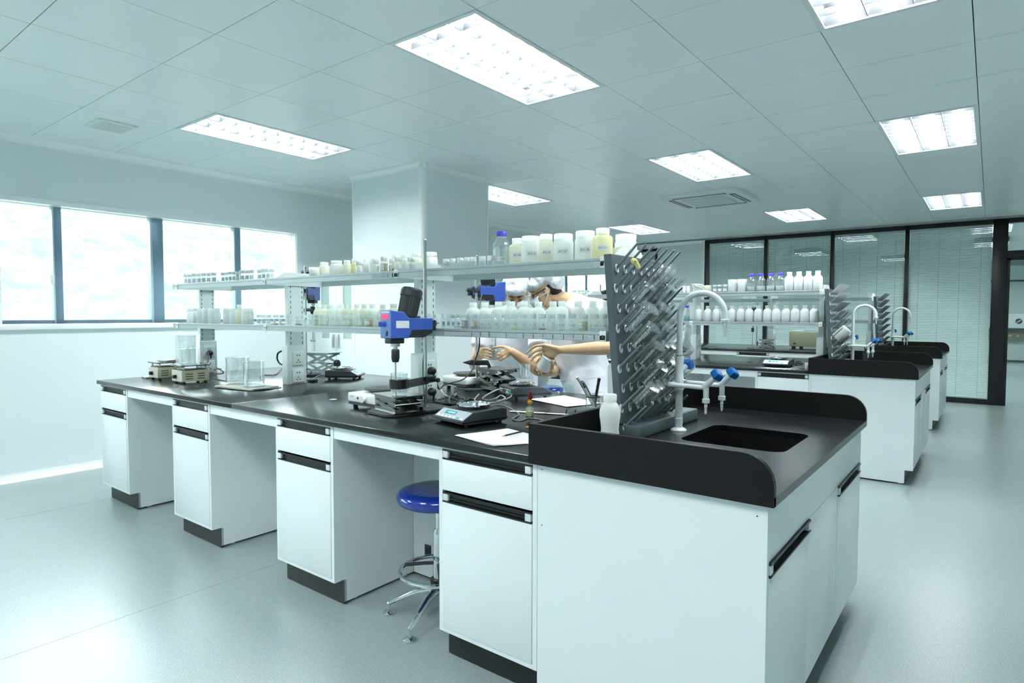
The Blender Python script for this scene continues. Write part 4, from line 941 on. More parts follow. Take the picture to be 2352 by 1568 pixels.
for i, (px, w, top, Y) in enumerate([(1087, 34, 694, .66), (1114, 31, 694, .70), (1145, 32, 692, .68), (1175, 32, 692, .68), (1204, 32, 692, .68), (1237, 33, 692.5, .68), (1270, 33, 691.5, .66), (1290, 32, 691, .74), (1328, 33, 691, .68), (1362, 34, 691, .68), (1393, 32, 691, .66)]):
    put('bottle', (rr_of(px, Y, w), hh_of(px, Y, top, ZSL), 'milk_plastic'), px, Y, ZSL, 'large milky bottle, %s from the left behind the vials on the near lower shelf' % ORD[i + 1], 'bottles behind the near lower vials')
# -- middle bench shelves
Y2 = DY[1]; YS2 = Y2 + .60
for i, px in enumerate((1550, 1560, 1570, 1580)):
    put('jar', (rr_of(px, YS2, 9), .075, 'white_plastic', .95), px, YS2, ZSU, 'little white jar, %s from the left on the middle bench upper shelf' % ORD[i + 1], 'little jars on the middle bench')
put('jar', (rr_of(1625, YS2, 17), .075, 'milk_cream', .9), 1625, YS2, ZSU, 'cream jar above the gooseneck faucet arch on the middle bench shelf', 'jars on the middle bench')
for i, px in enumerate((1641, 1653, 1665)):
    put('vial', (rr_of(px, YS2, 11), .078, None, .5, True), px, YS2, ZSU, 'small white-capped vial, %s from the left between the cream jar and white pots' % ORD[i + 1], 'vials on the middle bench')
for i, px in enumerate((1682, 1704)): put('pot', (rr_of(px, YS2, 20), .125), px, YS2, ZSU, ['left', 'right'][i] + ' one of two white pots beside the blue-capped bottles', 'white pots on the middle bench')
for i, px in enumerate((1725, 1747, 1770, 1791)): put('screw', (rr_of(px, YS2, 20), .175, 'white_powder', .5), px, YS2, ZSU, 'clear bottle with blue cap, %s of four on the middle bench upper shelf' % ORD[i + 1], 'blue-capped bottles on the middle bench')
for i, px in enumerate((1812, 1834, 1856, 1877)): put('bottle', (rr_of(px, YS2, 21), .180, 'white_plastic'), px, YS2, ZSU, 'opaque white bottle, %s of four at right of the middle bench upper shelf' % ORD[i + 1], 'white bottles on the middle bench upper shelf')
for i, px in enumerate((1606, 1626, 1646, 1664, 1682, 1702, 1722, 1742, 1763, 1784, 1806, 1827, 1849, 1871)): put('bottle', (rr_of(px, YS2, 17 + i * .18), .160, 'white_plastic'), px, YS2, ZSL, 'opaque white bottle, %s from the left on the middle bench lower shelf' % ORD[i + 1], 'white bottles on the middle bench lower shelf')
put('screw', (rr_of(1578, YS2, 14), .165, 'blue_liquid', .6), 1578, YS2, ZSL, 'blue-capped bottle of pale blue liquid left of the white bottles', 'bottles on the middle bench')
for i, px in enumerate((1318, 1329, 1339, 1349)): put('vial', (rr_of(px, YS2, 9), .06, None, .5, True), px, YS2, ZSU if False else ZSL + .29, 'tiny vial, %s in the group seen over the bent person' % ORD[i + 1], 'vials over the bent person')
# tangled clear tubing
rt = random.Random(5); pts = []
P0 = aty(1606, 662, YS2)
for k in range(26): pts.append((P0.x + .075 * math.cos(k * 1.9) * (1 - .01 * k), YS2 + .05 * math.sin(k * 1.3), ZSU + .006 + .085 * abs(math.sin(k * .9 + .4))))
pts[0] = (P0.x - .07, YS2, ZSU + .006); pts[-1] = (P0.x + .07, YS2, ZSU + .006)
tag(MB().tube(pts, .0045, 6, sub=4).build('tubing', 'milk_pale'), 'tangled pale tubing coil on the middle bench upper shelf', 'tubing')

# ------------------------------------------------------------------ bench-top instruments
def balance(label, loc, rz, green=False, back=False):
    t = thing('balance', label, 'balance', loc, rz, 'electronic balances')
    w = .128; d = .125
    prof = [(-d - .03, .018), (-d - .03, .030), (-d + .035, .066), (d - .03, .074), (d, .066), (d, .020), (d - .02, .014), (-d - .01, .012)]
    MB().prism([(y, z) for y, z in prof], -w, w, 'x').build('body', 'dark_grey', t, smooth=25)
    MB().box(-w - .006, w + .006, -d - .036, d + .004, .024, .030, .002).build('skirt', 'black_gloss', t)
    pn = MB().add([(-w + .004, -d - .026, .0345), (w - .004, -d - .026, .0345), (w - .004, -d + .033, .0668), (-w + .004, -d + .033, .0668)], [(0, 1, 2, 3)]).build('control_panel', 'panel_grey', t, smooth=0)
    def onp(u, v, off): return (u, -d - .026 + .059 * v, .0345 + .0323 * v + off)
    ds = MB().add([onp(-.075, .42, .0006), onp(.02, .42, .0006), onp(.02, .80, .0006), onp(-.075, .80, .0006)], [(0, 1, 2, 3)]).build('display', 'teal_display', pn, smooth=0)
    g = MB()
    for k in range(5):
        u = -.052 + .013 * k; g.add([onp(u, .54, .0012), onp(u + .008, .54, .0012), onp(u + .008, .68, .0012), onp(u, .68, .0012)], [(0, 1, 2, 3)])
    g.build('digits', 'display_digit', pn, smooth=0)
    for k in range(7):
        u = -.108 + .033 * k; MB().add([onp(u, .08, .001), onp(u + .018, .08, .001), onp(u + .018, .24, .001), onp(u, .24, .001)], [(0, 1, 2, 3)]).build('key', 'sticker' if k != 5 else 'teal_display', pn, smooth=0)
    MB().box(.04, .11, 0, .002, 0, 0).at() if False else None
    MB().lathe([(.020, .070), (.020, .079), (.086, .0815), (.090, .0835), (.090, .090), (.087, .0905), (.085, .0865), (.01, .0858)], (0, .01, 0), 32).build('weighing_pan', 'chrome', t, smooth=40)
    f = MB().cyl((0, 0, 0), (0, 0, .02), .011, n=12).build('foot', 'black_plastic', t); f.location = (-w + .02, -d + .01, 0)
    t.scale = (.84, .84, .88)
    for x, y in ((w - .02, -d + .01), (-w + .02, d - .03), (w - .02, d - .03)): copy_part(f, t, (x, y, 0))
    MB().box(-w + .02, w - .02, d - .001, d + .0015, .026, .060).build('rear_panel', 'black_gloss', t, smooth=0)
    for k, (x0, x1, m) in enumerate(((-w + .035, -w + .075, 'sticker_green' if green else 'sticker'), (-w + .080, -w + .12, 'sticker'), (w - .07, w - .02, 'ink_pale'))):
        MB().box(x0, x1, d + .001, d + .0024, .028, .056).build('rear_sticker', m, t, smooth=0)
    return t
P = atz(1073, 962, ZT)
balance('balance with lit teal display and steel pan at the front of the near bench', (-1.335, .355, ZT), R(-12), False)
balance('second balance turned away, green sticker on its back, behind the paper sheets', (-1.66, 1.16, ZT), R(150), True)
balance('balance with steel pan at the back left, right of the scissor jack', (-3.30, 1.16, ZT), R(128), False)
balance('small dark balance on the middle bench near its splash edge', (-1.08, Y2 + .33, ZT), R(0), False)

def hotplate(label, loc, rz):
    t = thing('hotplate', label, 'hotplate', loc, rz, 'white electric hotplates')
    MB().box(-.115, .115, -.12, .12, .032, .076, .007).build('housing', 'white_plastic', t)
    MB().box(-.112, .112, -.117, .117, .018, .033).build('base', 'dark_grey', t, smooth=0)
    MB().lathe([(.062, .076), (.066, .080), (.080, .086), (.080, .088)], (0, .01, 0), 28).build('plate_ring', 'brass', t)
    MB().lathe([(.085, .087), (.092, .089), (.092, .095), (.088, .097), (.03, .0965), (.029, .0955), (.002, .0955)], (0, .01, 0), 32).build('heating_plate', 'iron_plate', t, smooth=40)
    MB().cyl((.03, -.119, .054), (.03, -.136, .054), .019, .017, 20).box(.0285, .0315, -.1385, -.130, .045, .071).build('knob', 'white_plastic', t)
    MB().cyl((-.025, -.119, .054), (-.025, -.123, .054), .0065, n=12).build('indicator', 'ink', t)
    MB().box(-.088, -.062, -.1206, -.1198, .056, .060).build('print_mark', 'ink_pale', t, smooth=0)
    f = MB().cyl((0, 0, 0), (0, 0, .019), .012, .014, 12).build('foot', 'black_plastic', t); f.location = (-.09, -.09, 0)
    for x, y in ((.09, -.09), (-.09, .09), (.09, .09)): copy_part(f, t, (x, y, 0))
    return t
hotplate('white electric hotplate with black disc at the front of the near bench', (-1.985, .395, ZT), R(-4))
hotplate('white electric hotplate in the middle of the near bench behind the cables', (-2.20, 1.30, ZT), R(172))

def scissor_jack(label, loc, rz, h, w=.135, d=.105, m='mirror_steel', base=True):
    t = thing('scissor_jack', label, 'lab jack', loc, rz, 'laboratory scissor jacks'); a = w / 2
    MB().box(-w, w, -d, d, 0, .004).box(-w + .01, w - .01, -d + .012, -d + .016, .003, .020).box(-w + .01, w - .01, d - .016, d - .012, .003, .020).build('bottom_plate', m, t, smooth=0)
    MB().box(-w, w, -d, d, h - .005, h).box(-w + .01, w - .01, -d + .012, -d + .016, h - .022, h - .004).box(-w + .01, w - .01, d - .016, d - .012, h - .022, h - .004).build('top_plate', m, t, smooth=0)
    n = 2; z0, z1 = .010, h - .012; zm = (z0 + z1) / 2; bw = .009
    for s in (-1, 1):
        y = s * (d - .022)
        for k in range(n):
            za, zb = (z0, zm) if k == 0 else (zm, z1)
            for sg in (-1, 1):
                p0 = Vector((-sg * (w - .02), 0, za)); p1 = Vector((sg * (w - .02), 0, zb)); dd = (p1 - p0).normalized(); nn = Vector((-dd.z, 0, dd.x)) * bw
                yo = y + sg * .0022
                b = MB().prism([((p0 - nn).x, (p0 - nn).z), ((p1 - nn).x, (p1 - nn).z), ((p1 + nn).x, (p1 + nn).z), ((p0 + nn).x, (p0 + nn).z)], yo - .0014, yo + .0014, 'y')
                b.build('scissor_arm', m, t, smooth=0)
    for x in (-w + .02, w - .02): MB().cyl((x, -d + .018, zm), (x, d - .018, zm), .005, n=10).build('cross_rod', 'steel', t)
    MB().cyl((-w - .02, 0, zm), (w - .02, 0, zm), .0045, n=10).build('screw', 'steel', t)
    k = MB(); rs = []
    for x, r0 in ((-w - .012, .024), (-w - .015, .028), (-w - .036, .028), (-w - .040, .024)):
        rs.append([Vector((x, (r0 + (.0025 if q_ % 2 else 0)) * math.cos(q_ * math.pi / 10), zm + (r0 + (.0025 if q_ % 2 else 0)) * math.sin(q_ * math.pi / 10))) for q_ in range(20)])
    k.loft(rs); k.cyl((-w - .0395, 0, zm), (-w - .043, 0, zm), .014, n=14); k.build('knob', 'black_plastic', t, smooth=30)
    return t
scissor_jack('low mirror-steel scissor jack carrying a beaker under the near stirrer', (-1.765, .315, ZT + .014), R(-13), .078, .11, .085, 'jack_steel')
scissor_jack('mirror-steel scissor jack half raised in front of the left person', (-1.95, 1.28, ZT + .014), R(-15), .125, .115, .09, 'jack_steel')
scissor_jack('grey scissor jack fully raised at the back left of the near bench', (-3.69, 1.26, ZT), R(195), .17, .11, .09, 'alu')

def stand(t, h, bx=.11, by=.19, fy=-.16):
    pts = []
    for cx, cyy, a0 in ((bx - .05, -by + .05, -90), (bx - .05, by - .05, 0), (-bx + .05, by - .05, 90), (-bx + .05, -by + .05, 180)):
        for k in range(6): q_ = R(a0 + 18 * k); pts.append((cx + .05 * math.cos(q_), cyy + fy + .05 * math.sin(q_)))
    MB().prism(pts, 0.003, .013, 'z').build('base_plate', 'dark_grey', t, smooth=30)
    MB().cyl((0, 0, .012), (0, 0, h), .0085, n=16).sphere((0, 0, h), (.0085, .0085, .004), 12, 4).build('rod', 'steel', t)
    MB().cyl((0, 0, .013), (0, 0, .022), .014, .012, 6).build('nut', 'steel', t)
def stirrer(label, loc, rz, zb, clamp_z=None, head_dx=.037, fy=-.16):
    t = thing('overhead_stirrer', label, 'stirrer', loc, rz, 'blue overhead stirrers'); stand(t, .83, fy=fy); x = head_dx
    z = zb
    hd = MB().prism([(-.262, z - .062), (-.262, z + .066), (-.190, z + .058), (-.165, z + .030), (-.030, z + .030), (-.030, z - .025), (-.150, z - .025), (-.165, z - .062)], x - .043, x + .043, 'x').build('head', 'blue_body', t, smooth=0)
    m = hd.modifiers.new('b', 'BEVEL'); m.width = .003; m.segments = 2; m.limit_method = 'ANGLE'
    fp = MB().box(x - .042, x + .042, -.2645, -.261, z - .060, z + .064, .001).build('front_panel', 'blue_panel', t)
    MB().box(x - .030, x + .026, -.2665, -.264, z + .026, z + .047).build('display', 'red_display', fp, smooth=0)
    MB().box(x - .030, x + .036, -.2660, -.264, z + .053, z + .061).build('name_strip', 'sticker', fp, smooth=0)
    MB().cyl((x - .005, -.264, z + .003), (x - .005, -.283, z + .003), .014, .008, 12).box(x - .008, x - .002, -.296, -.280, z - .008, z + .014, .002).build('speed_knob', 'blue_body', fp)
    MB().box(x + .006, x + .020, -.268, -.264, z - .050, z - .028, .001).build('switch', 'black_plastic', fp)
    MB().box(x + .0432, x + .0442, -.235, -.165, z - .015, z + .018).build('rating_label', 'sticker', hd, smooth=0)
    MB().prism([(-.158, z - .060), (-.158, z - .024), (-.034, z - .024), (-.034, z - .040), (-.080, z - .060)], x - .041, x + .041, 'x').build('underside_cover', 'motor_grey', t, smooth=0)
    # finned motor leaning back
    mt = MB(); c0 = Vector((x, -.150, z + .030)); dr_ = Vector((0, .24, .97)).normalized(); a = Vector((1, 0, 0)); b_ = dr_.cross(a); rs = []
    for zz, rr_ in ((0, .040), (.012, .046), (.102, .048), (.1021, .051), (.130, .051), (.140, .046), (.142, .02)):
        rs.append([c0 + dr_ * zz + (a * math.cos(k * math.pi / 24) + b_ * math.sin(k * math.pi / 24)) * (rr_ - (.0032 if (k % 2 and .005 < zz < .1021) else 0)) for k in range(48)])
    mt.loft(rs).build('motor', 'motor_grey', t, smooth=20)
    MB().box(x - .038, x + .038, -.195, -.095, z + .026, z + .040, .006).build('motor_seat', 'dark_grey', t)
    MB().box(x - .028, x + .028, -.252, -.180, z - .086, z - .060, .004).build('gear_neck', 'motor_grey', t)
    c = (x, -.212, 0)
    MB().lathe([(.022, z - .100), (.022, z - .086), (.012, z - .110)][:2], c, 18).lathe([(.010, z - .112), (.010, z - .098)], c, 14).build('collar', 'steel', t)
    MB().lathe([(.014, z - .172), (.018, z - .160), (.019, z - .150), (.019, z - .118), (.015, z - .112)], c, 18).build('chuck', 'black_plastic', t)
    MB().cyl((x, -.212, z - .172), (x, -.212, z - .39), .0042, n=10).box(x - .022, x + .022, -.214, -.210, z - .392, z - .376, .001).build('shaft', 'steel', t)
    # clamp boss and handle behind the rod
    MB().cyl((x - .02, -.035, z + .004), (-.004, .030, z + .004), .016, n=14).cyl((-.010, .0, z + .004), (.058, .014, z + .004), .016, .017, 16).box(.030, .055, .0, .026, z - .030, z - .006, .004).build('clamp', 'dark_grey', t)
    MB().cyl((.055, .013, z + .006), (.085, .019, z + .006), .004, n=8).build('clamp_screw', 'steel', t)
    return t
s1 = stirrer('blue overhead stirrer with black motor and lit red display on the near bench', (-1.747, .474, ZT), R(-9), .42, fy=-.09, head_dx=.064)
s2 = stirrer('blue overhead stirrer seen from behind, left of the two people', (-2.10, 1.262, ZT), R(176), .615, fy=-.07)
s3 = stirrer('blue overhead stirrer half hidden behind the shelf upright at left', (-3.72, 1.13, ZT), R(212), .64, fy=-.1)
s4 = stirrer('small far overhead stirrer on the far bench seen between the shelves', (-2.08, DY[2] + .20, ZT), R(200), .40, fy=-.05)
s5 = stirrer('blue overhead stirrer tip showing left of the drying rack on the middle bench', (aty(1379, 690, Y2 + 1.06).x, Y2 + 1.06, ZT), R(165), .60, fy=-.1)
scissor_jack('small scissor jack under the far stirrer on the far bench', (-2.00, DY[2] + .40, ZT + .014), R(10), .12, .10, .08)

# strap clamps
def strap(label, loc, rz, L, r, z):
    t = thing('strap_clamp', label, 'clamp', loc, rz, 'black strap clamps'); n = 20; hb_ = .021
    rs = [[Vector((0, -L, z)) + Vector((rr_ * math.cos(2 * math.pi * k / n), rr_ * math.sin(2 * math.pi * k / n), dz)) for rr_, dz in ((r, -hb_), (r + .005, -hb_), (r + .005, hb_), (r, hb_))] for k in range(n + 1)]
    MB().loft(rs, False, False).build('band', 'black_gloss', t, smooth=40)
    MB().prism([(r - .002, -L), (r + .004, -L), (.010, .012), (-.002, .012)], z - .019, z + .019, 'z').build('arm', 'black_gloss', t, smooth=0)
    MB().prism([(-.013, -.012), (.016, -.012), (.014, .060), (.004, .078), (-.013, .02)], z - .014, z + .016, 'z').build('jaw', 'black_plastic', t, smooth=0)
    MB().cyl((.014, .04, z - .002), (.040, .045, z - .002), .006, n=10).cyl((.036, .045, z - .002), (.048, .046, z - .002), .011, n=12).build('clamp_screw', 'black_plastic', t)
    return t
strap('black strap clamp holding the beaker under the near stirrer', (-1.747, .474, ZT), R(6), .190, .041, .145)
t = thing('boss_clamp', 'black pointed clamp with ring on the second stirrer stand', 'clamp', (-2.10, 1.262, ZT), R(35), 'black strap clamps')
MB().box(-.03, .075, -.017, .017, .150, .182, .004).build('boss', 'black_plastic', t)
MB().lathe([(.018, 0), (.016, .01), (.0025, .055)], (-.03, 0, .166), 8, (-1, 0, 0)).build('point', 'black_plastic', t, smooth=0)
MB().prism([(.055, .178), (.075, .178), (.118, .085), (.098, .085)], -.012, .012, 'y').build('arm', 'black_gloss', t, smooth=0)
MB().torus((.112, 0, .052), .036, .008, (0.35, 1, .2), 28, 8).build('ring', 'black_plastic', t)
t = thing('strap_clamp', 'dark clamp knob on the left rear stirrer rod', 'clamp', (-3.72, 1.13, ZT), 0)
MB().cyl((-.03, 0, .50), (.05, .02, .50), .012, n=10).cyl((-.045, 0, .49), (-.028, 0, .50), .018, n=8).build('boss', 'dark_grey', t)
# round black weight base of the second stand
tag(MB().lathe([(.075, 0), (.072, .012), (.05, .035), (.02, .045)], (-1.955, 1.20, ZT + .001), 24).build('rubber_weight', 'black_plastic'), 'dark round weight in front of the raised scissor jack', 'weight') if False else None

# beakers on the bench
def stand_beaker(label, px, py, Y, z, r, h, water=None, group='beakers on the near bench', x=None):
    t = beaker(label, r, h, True, group=group); P = aty(px, py, Y); t.location = (x if x is not None else P.x, Y, z)
    t.rotation_euler = (0, 0, math.atan2(CAM.y - Y, CAM.x - P.x) + math.pi / 2)
    if water: MB().lathe([(r * .88, .006), (r * .94, .013), (r * .94, h * water)], n=22).build('contents', 'water', t, smooth=40)
    return t
stand_beaker('glass beaker of water clamped on the low scissor jack', 917, 880, .285, ZT + .093, .038, .10, .75, x=-1.727)
stand_beaker('left one of two big clear beakers standing on the folded cloth', 546, 860, .43, ZT + .014, .072, .172, .28)
stand_beaker('right one of two big clear beakers standing on the folded cloth', 583, 860, .40, ZT + .014, .062, .162, .28)
stand_beaker('tall clear beaker at the back of the right beige hotplate', 432, 830, .36, ZT + .128, .078, .19, None)
stand_beaker('small clear beaker in front on the right beige hotplate', 434, 840, .275, ZT + .128, .062, .11, .2)
stand_beaker('empty clear beaker beside the second balance, before the people', 1205, 880, 1.25, ZT + .092, .034, .085, None)
for k, (px, Y) in enumerate(((557, .36), (530, .40))):
    tag(MB().lathe([(.018, 0), (.018, .05), (.012, .055)], tuple(aty(px, 870, Y).xy) + (ZT + .020,), 12).build('reagent_tube', 'ink_pale' if False else 'dark_grey'), ['grey label tube standing inside the big beakers', 'grey label tube inside the left big beaker'][k], 'tube') if False else None
# pale plastic box behind second balance
t = thing('plastic_box', 'clear plastic box standing behind the second balance', 'box', (-1.60, 1.41, ZT), R(-8))
for a in ((-.10, .10, -.05, -.048), (-.10, .10, .048, .05), (-.10, -.098, -.05, .05), (.098, .10, -.05, .05)): MB().box(a[0], a[1], a[2], a[3], 0, .07).build('side', 'acrylic', t, smooth=0)
MB().box(-.10, .10, -.05, .05, 0, .002).build('bottom', 'acrylic', t, smooth=0)

# beige magnetic stirrer hotplates
def beige_stirrer(label, loc, rz):
    t = thing('magnetic_stirrer', label, 'stirrer', loc, rz, 'beige hotplate stirrers'); w, d, h = .075, .092, .088
    MB().box(-w, w, -d, d, .012, h, .003).build('housing', 'beige', t)
    MB().box(-w + .003, w - .003, -d - .001, -d + .001, .015, h - .003).build('front_panel', 'beige_face', t, smooth=0)
    MB().cyl((-.012, -d - .001, .045), (-.012, -d - .022, .045), .014, .011, 14).build('knob', 'black_plastic', t)
    for k in range(3):
        for y in (-.045, .035): MB().box(w - .001, w + .0012, y - .024, y + .024, .028 + .016 * k, .034 + .016 * k).build('vent_slot', 'ink', t, smooth=0)
    for x in (-w + .015, w - .015):
        for y in (-d + .02, d - .02): MB().cyl((x, y, h), (x, y, h + .027), .006, n=8).build('post', 'steel', t)
    MB().box(-w + .01, w - .01, -d + .01, d - .01, h, h + .006).build('insulation', 'dark_grey', t, smooth=0)
    MB().box(-w - .004, w + .004, -d - .004, d + .004, h + .026, h + .039, .002).build('top_plate', 'mirror_steel', t)
    for x in (-w + .02, w - .02):
        for y in (-d + .02, d - .02): MB().cyl((x, y, 0), (x, y, .013), .010, n=10).build('foot', 'black_plastic', t)
    return t
beige_stirrer('left one of two beige hotplate stirrers on the near bench', (-4.275, .345, ZT), R(0))
beige_stirrer('right one of two beige hotplate stirrers, carrying beakers', (-3.885, .335, ZT), R(0))
# cloths
def cloth_pad(label, x0, x1, y0, y1, z, layers, rz, nm='folded_cloth'):
    t = thing(nm, label, 'cloth', ((x0 + x1) / 2, (y0 + y1) / 2, z), rz); w, d = (x1 - x0) / 2, (y1 - y0) / 2; rc = random.Random(int(x0 * 100) + 9)
    for k in range(layers):
        b = MB(); n = 10; zz = .0045 * k; vs = []
        ox, oy = rc.uniform(-.01, .01), rc.uniform(-.008, .008)
        for s in (0, 1):
            for i in range(n + 1):
                for j in range(n + 1):
                    u, v = i / n * 2 - 1, j / n * 2 - 1
                    e_ = .004 * math.sin(5 * u + k) * math.sin(4 * v + 2 * k)
                    vs.append((u * w * (1 + .05 * math.sin(3 * v + k)) + ox, v * d * (1 + .06 * math.sin(2.3 * u + k)) + oy, zz + s * .004 + (e_ * .35 if s else 0)))
        N = (n + 1) ** 2; fs = []
        for i in range(n):
            for j in range(n):
                a = i * (n + 1) + j; fs += [(N + a, N + a + n + 1, N + a + n + 2, N + a + 1), (a, a + 1, a + n + 2, a + n + 1)]
        for i in range(n):
            a, b2 = i * (n + 1), (i + 1) * (n + 1); fs += [(a, b2, N + b2, N + a), (a + n, N + a + n, N + b2 + n, b2 + n)]
            a, b2 = i, i + 1; fs += [(a, N + a, N + b2, b2), (n * (n + 1) + a, n * (n + 1) + b2, N + n * (n + 1) + b2, N + n * (n + 1) + a)]
        b.add(vs, fs).build('layer', 'cloth', t, smooth=40)
cloth_pad('folded grey white cloth under the two big beakers', -3.46, -3.08, .30, .50, ZT + .001, 3, R(8))
cloth_pad('pale folded cloth left of the beige hotplates', -4.50, -4.36, .25, .45, ZT + .001, 2, R(-6))
cloth_pad('brown cloth lying on the left beige hotplate', -4.30, -4.21, .28, .44, ZT + .128, 2, R(25))
# paper sheets
def sheets(label, pts, n):
    t = thing('paper_sheets', label, 'paper', (0, 0, ZT)); rp = random.Random(n)
    for k in range(n):
        z = .0005 + .0009 * k; o = [(x + rp.uniform(-.006, .006), y + rp.uniform(-.006, .006)) for x, y in pts]; m = 8; vs = []
        for i in range(m + 1):
            for j in range(m + 1):
                u, v = i / m, j / m
                x = (o[0][0] * (1 - u) + o[1][0] * u) * (1 - v) + (o[3][0] * (1 - u) + o[2][0] * u) * v; y = (o[0][1] * (1 - u) + o[1][1] * u) * (1 - v) + (o[3][1] * (1 - u) + o[2][1] * u) * v
                vs.append((x, y, z + .0035 * (k + 1) * max(0, u - .55) ** 2 + .002 * (1 - v) ** 4 * (k + 1) * .5))
        MB().add(vs, [(i * (m + 1) + j, (i + 1) * (m + 1) + j, (i + 1) * (m + 1) + j + 1, i * (m + 1) + j + 1) for i in range(m) for j in range(m)]).build('sheet', 'paper', t, smooth=40)
sheets('white paper sheets with a pencil beside the near splash edge', [(-1.175, .075), (-.935, .012), (-.80, .235), (-1.11, .315)], 3)
sheets('white paper sheets farther back, left of the tool jar', [(-1.555, 1.075), (-1.235, .97), (-1.165, 1.20), (-1.50, 1.33)], 2)
p0 = atz(1152, 1002, ZT + .012); p1 = atz(1202, 990, ZT + .012)
t = thing('pencil', 'dark pencil lying on the near paper sheets', 'pencil', tuple(p0)); dd = p1 - p0
MB().cyl(dd * .14, dd, .0037, n=6).build('shaft', 'pencil', t, smooth=0)
MB().cyl(dd * .02, dd * .14, .0010, .0037, n=6).build('tip', 'wood', t, smooth=0)
tag(MB().lathe([(.0001, .0), (.020, .0), (.021, .0008), (.0001, .0012)], tuple(atz(765, 917, ZT)), 14).build('paper_scrap', 'paper'), 'small white paper scrap on the bare worktop', 'paper')
P = atz(1213, 983, ZT); tag(MB().sphere((0, 0, 0.004), (.012, .008, .005), 10, 6).sphere((.013, .004, .003), (.007, .006, .004), 8, 5).build('wax_crumb', 'amber'), 'small yellow crumb beside the near splash edge', 'crumb').location = P
# dropper bottle
P = atz(1217, 957, ZT); t = thing('dropper_bottle', 'dropper bottle of yellowish liquid with dark red rubber bulb', 'bottle', tuple(P))
MB().lathe([(.017, 0), (.0195, .003), (.0195, .036), (.017, .042), (.009, .048), (.0085, .060), (.010, .061), (.010, .064)], n=18).build('body', 'clear_glass', t, smooth=50)
MB().lathe([(.016, .003), (.0175, .005), (.0175, .026)], n=16).build('contents', 'straw_liquid', t)
MB().lathe([(.0105, .062), (.0125, .064), (.0125, .070), (.009, .073), (.008, .082)], n=14).build('collar', 'amber', t)
MB().lathe([(.0085, .080), (.0098, .088), (.0095, .108), (.0075, .116), (.003, .120)], n=14).build('bulb', 'red_rubber', t)
MB().cyl((0, 0, .01), (0, 0, .08), .003, n=8).build('pipette', 'clear_glass', t)
# spatula rod
p0 = atz(1172, 944, ZT + .004); p1 = atz(1322, 953, ZT + .004)
t = thing('steel_rod', 'long thin steel rod with two hooks lying on the bench', 'rod', tuple(p0)); dd = p1 - p0; u = dd.normalized(); sd_ = Vector((-u.y, u.x, 0))
MB().cyl((0, 0, 0), dd, .0038, n=8).build('shaft', 'steel', t)
for f_ in (.86, .99): MB().tube([dd * f_, dd * f_ + Vector((0, 0, .012)), dd * f_ + Vector((0, 0, .026)) + u * .004], .0028, 6).build('hook', 'chrome', t)
# jar with tools
J0 = Vector((-1.072, .94, ZT))
t = thing('tool_jar', 'glass jar with black lid ring holding tweezers and spatulas', 'jar', tuple(J0))
MB().lathe([(.033, 0), (.037, .004), (.037, .062), (.033, .070), (.033, .076), (.030, .076), (.030, .068), (.034, .060), (.034, .006), (.001, .004)], n=22, caps=False).build('body', 'clear_glass', t, smooth=50)
MB().torus((0, 0, .070), .034, .003, n=22, m=6).build('ring', 'black_plastic', t)
MB().lathe([(.031, .005), (.033, .006), (.033, .022)], n=18).build('contents', 'alu', t)
tl = [(-.115, .02, .145, 'steel', 'tweezers with bent tips, leftmost in the tool jar'), (-.100, .035, .128, 'dark_grey', 'dark spatula leaning left in the tool jar'), (-.088, .0, .150, 'steel', 'steel scissors handle leaning left in the tool jar'), (-.075, .03, .120, 'dark_grey', 'short dark tool leaning left in the tool jar'), (.020, .03, .142, 'black_plastic', 'black marker standing upright in the tool jar'), (.002, .045, .110, 'steel', 'steel spatula behind the black marker')]
for k, (dx, dy, h, m, lb) in enumerate(tl):
    r0 = Vector((-.015 * (1 if dx < 0 else -1), -.006, .012)); a = J0 + Vector((.020 if dx < 0 else 0, -.01 + .004 * k, .012)); b_ = J0 + Vector((dx * .8, dy * .8, h))
    if k == 2:
        o = MB().cyl(a, a.lerp(b_, .7), .003, n=8).torus(a.lerp(b_, .86), .013, .0028, (.3, 1, .2), 16, 6).build('scissors', m)
    elif m == 'black_plastic': o = MB().cyl(a, b_, .0072, n=12).cyl(b_, b_ + (b_ - a).normalized() * .018, .0080, n=12).build('marker_pen', m)
    else:
        d_ = (b_ - a).normalized(); o = MB().tube([a, a.lerp(b_, .5), b_, b_ + d_ * .012 + Vector((-.006, 0, 0))], .0064, 6).build('tweezers' if k == 0 else 'spatula', m)
        if k == 0: 
            pass
    tag(o, lb, 'tool', 'tools in the glass jar')
# wavy plastic bottle by the sink
t = thing('drink_bottle', 'translucent waisted bottle with white cap at the splash edge', 'bottle', (-.705, .445, ZT + .001)); s = 1.0
MB().lathe([(.033, 0), (.036, .004), (.037, .015), (.034, .045), (.0305, .068), (.033, .092), (.0365, .115), (.036, .135), (.030, .152), (.022, .162), (.0195, .165), (.0195, .170)], n=24).build('body', 'milk_plastic', t, smooth=60)
MB().lathe([(.0225, .166), (.0235, .168), (.0235, .188), (.0215, .191)], n=20).build('cap', 'white_cap', t, smooth=40)
t.location = tuple(aty(1401, 950, .25).xy) + (ZT,)
# banana-shaped cleaning brush tip on the rack (a yellow blotchy plug)
t = thing('yellow_plug', 'curved yellow speckled plug stuck on a top peg of the near rack', 'plug', (0, 0, 0))
a = atx(1452, 600, -.60); b_ = atx(1467, 607, -.585)
MB().tube([a, a.lerp(b_, .4) + Vector((0, 0, .006)), b_ + Vector((0, 0, -.012))], .010, 10, taper=.8).build('body', 'banana', t)
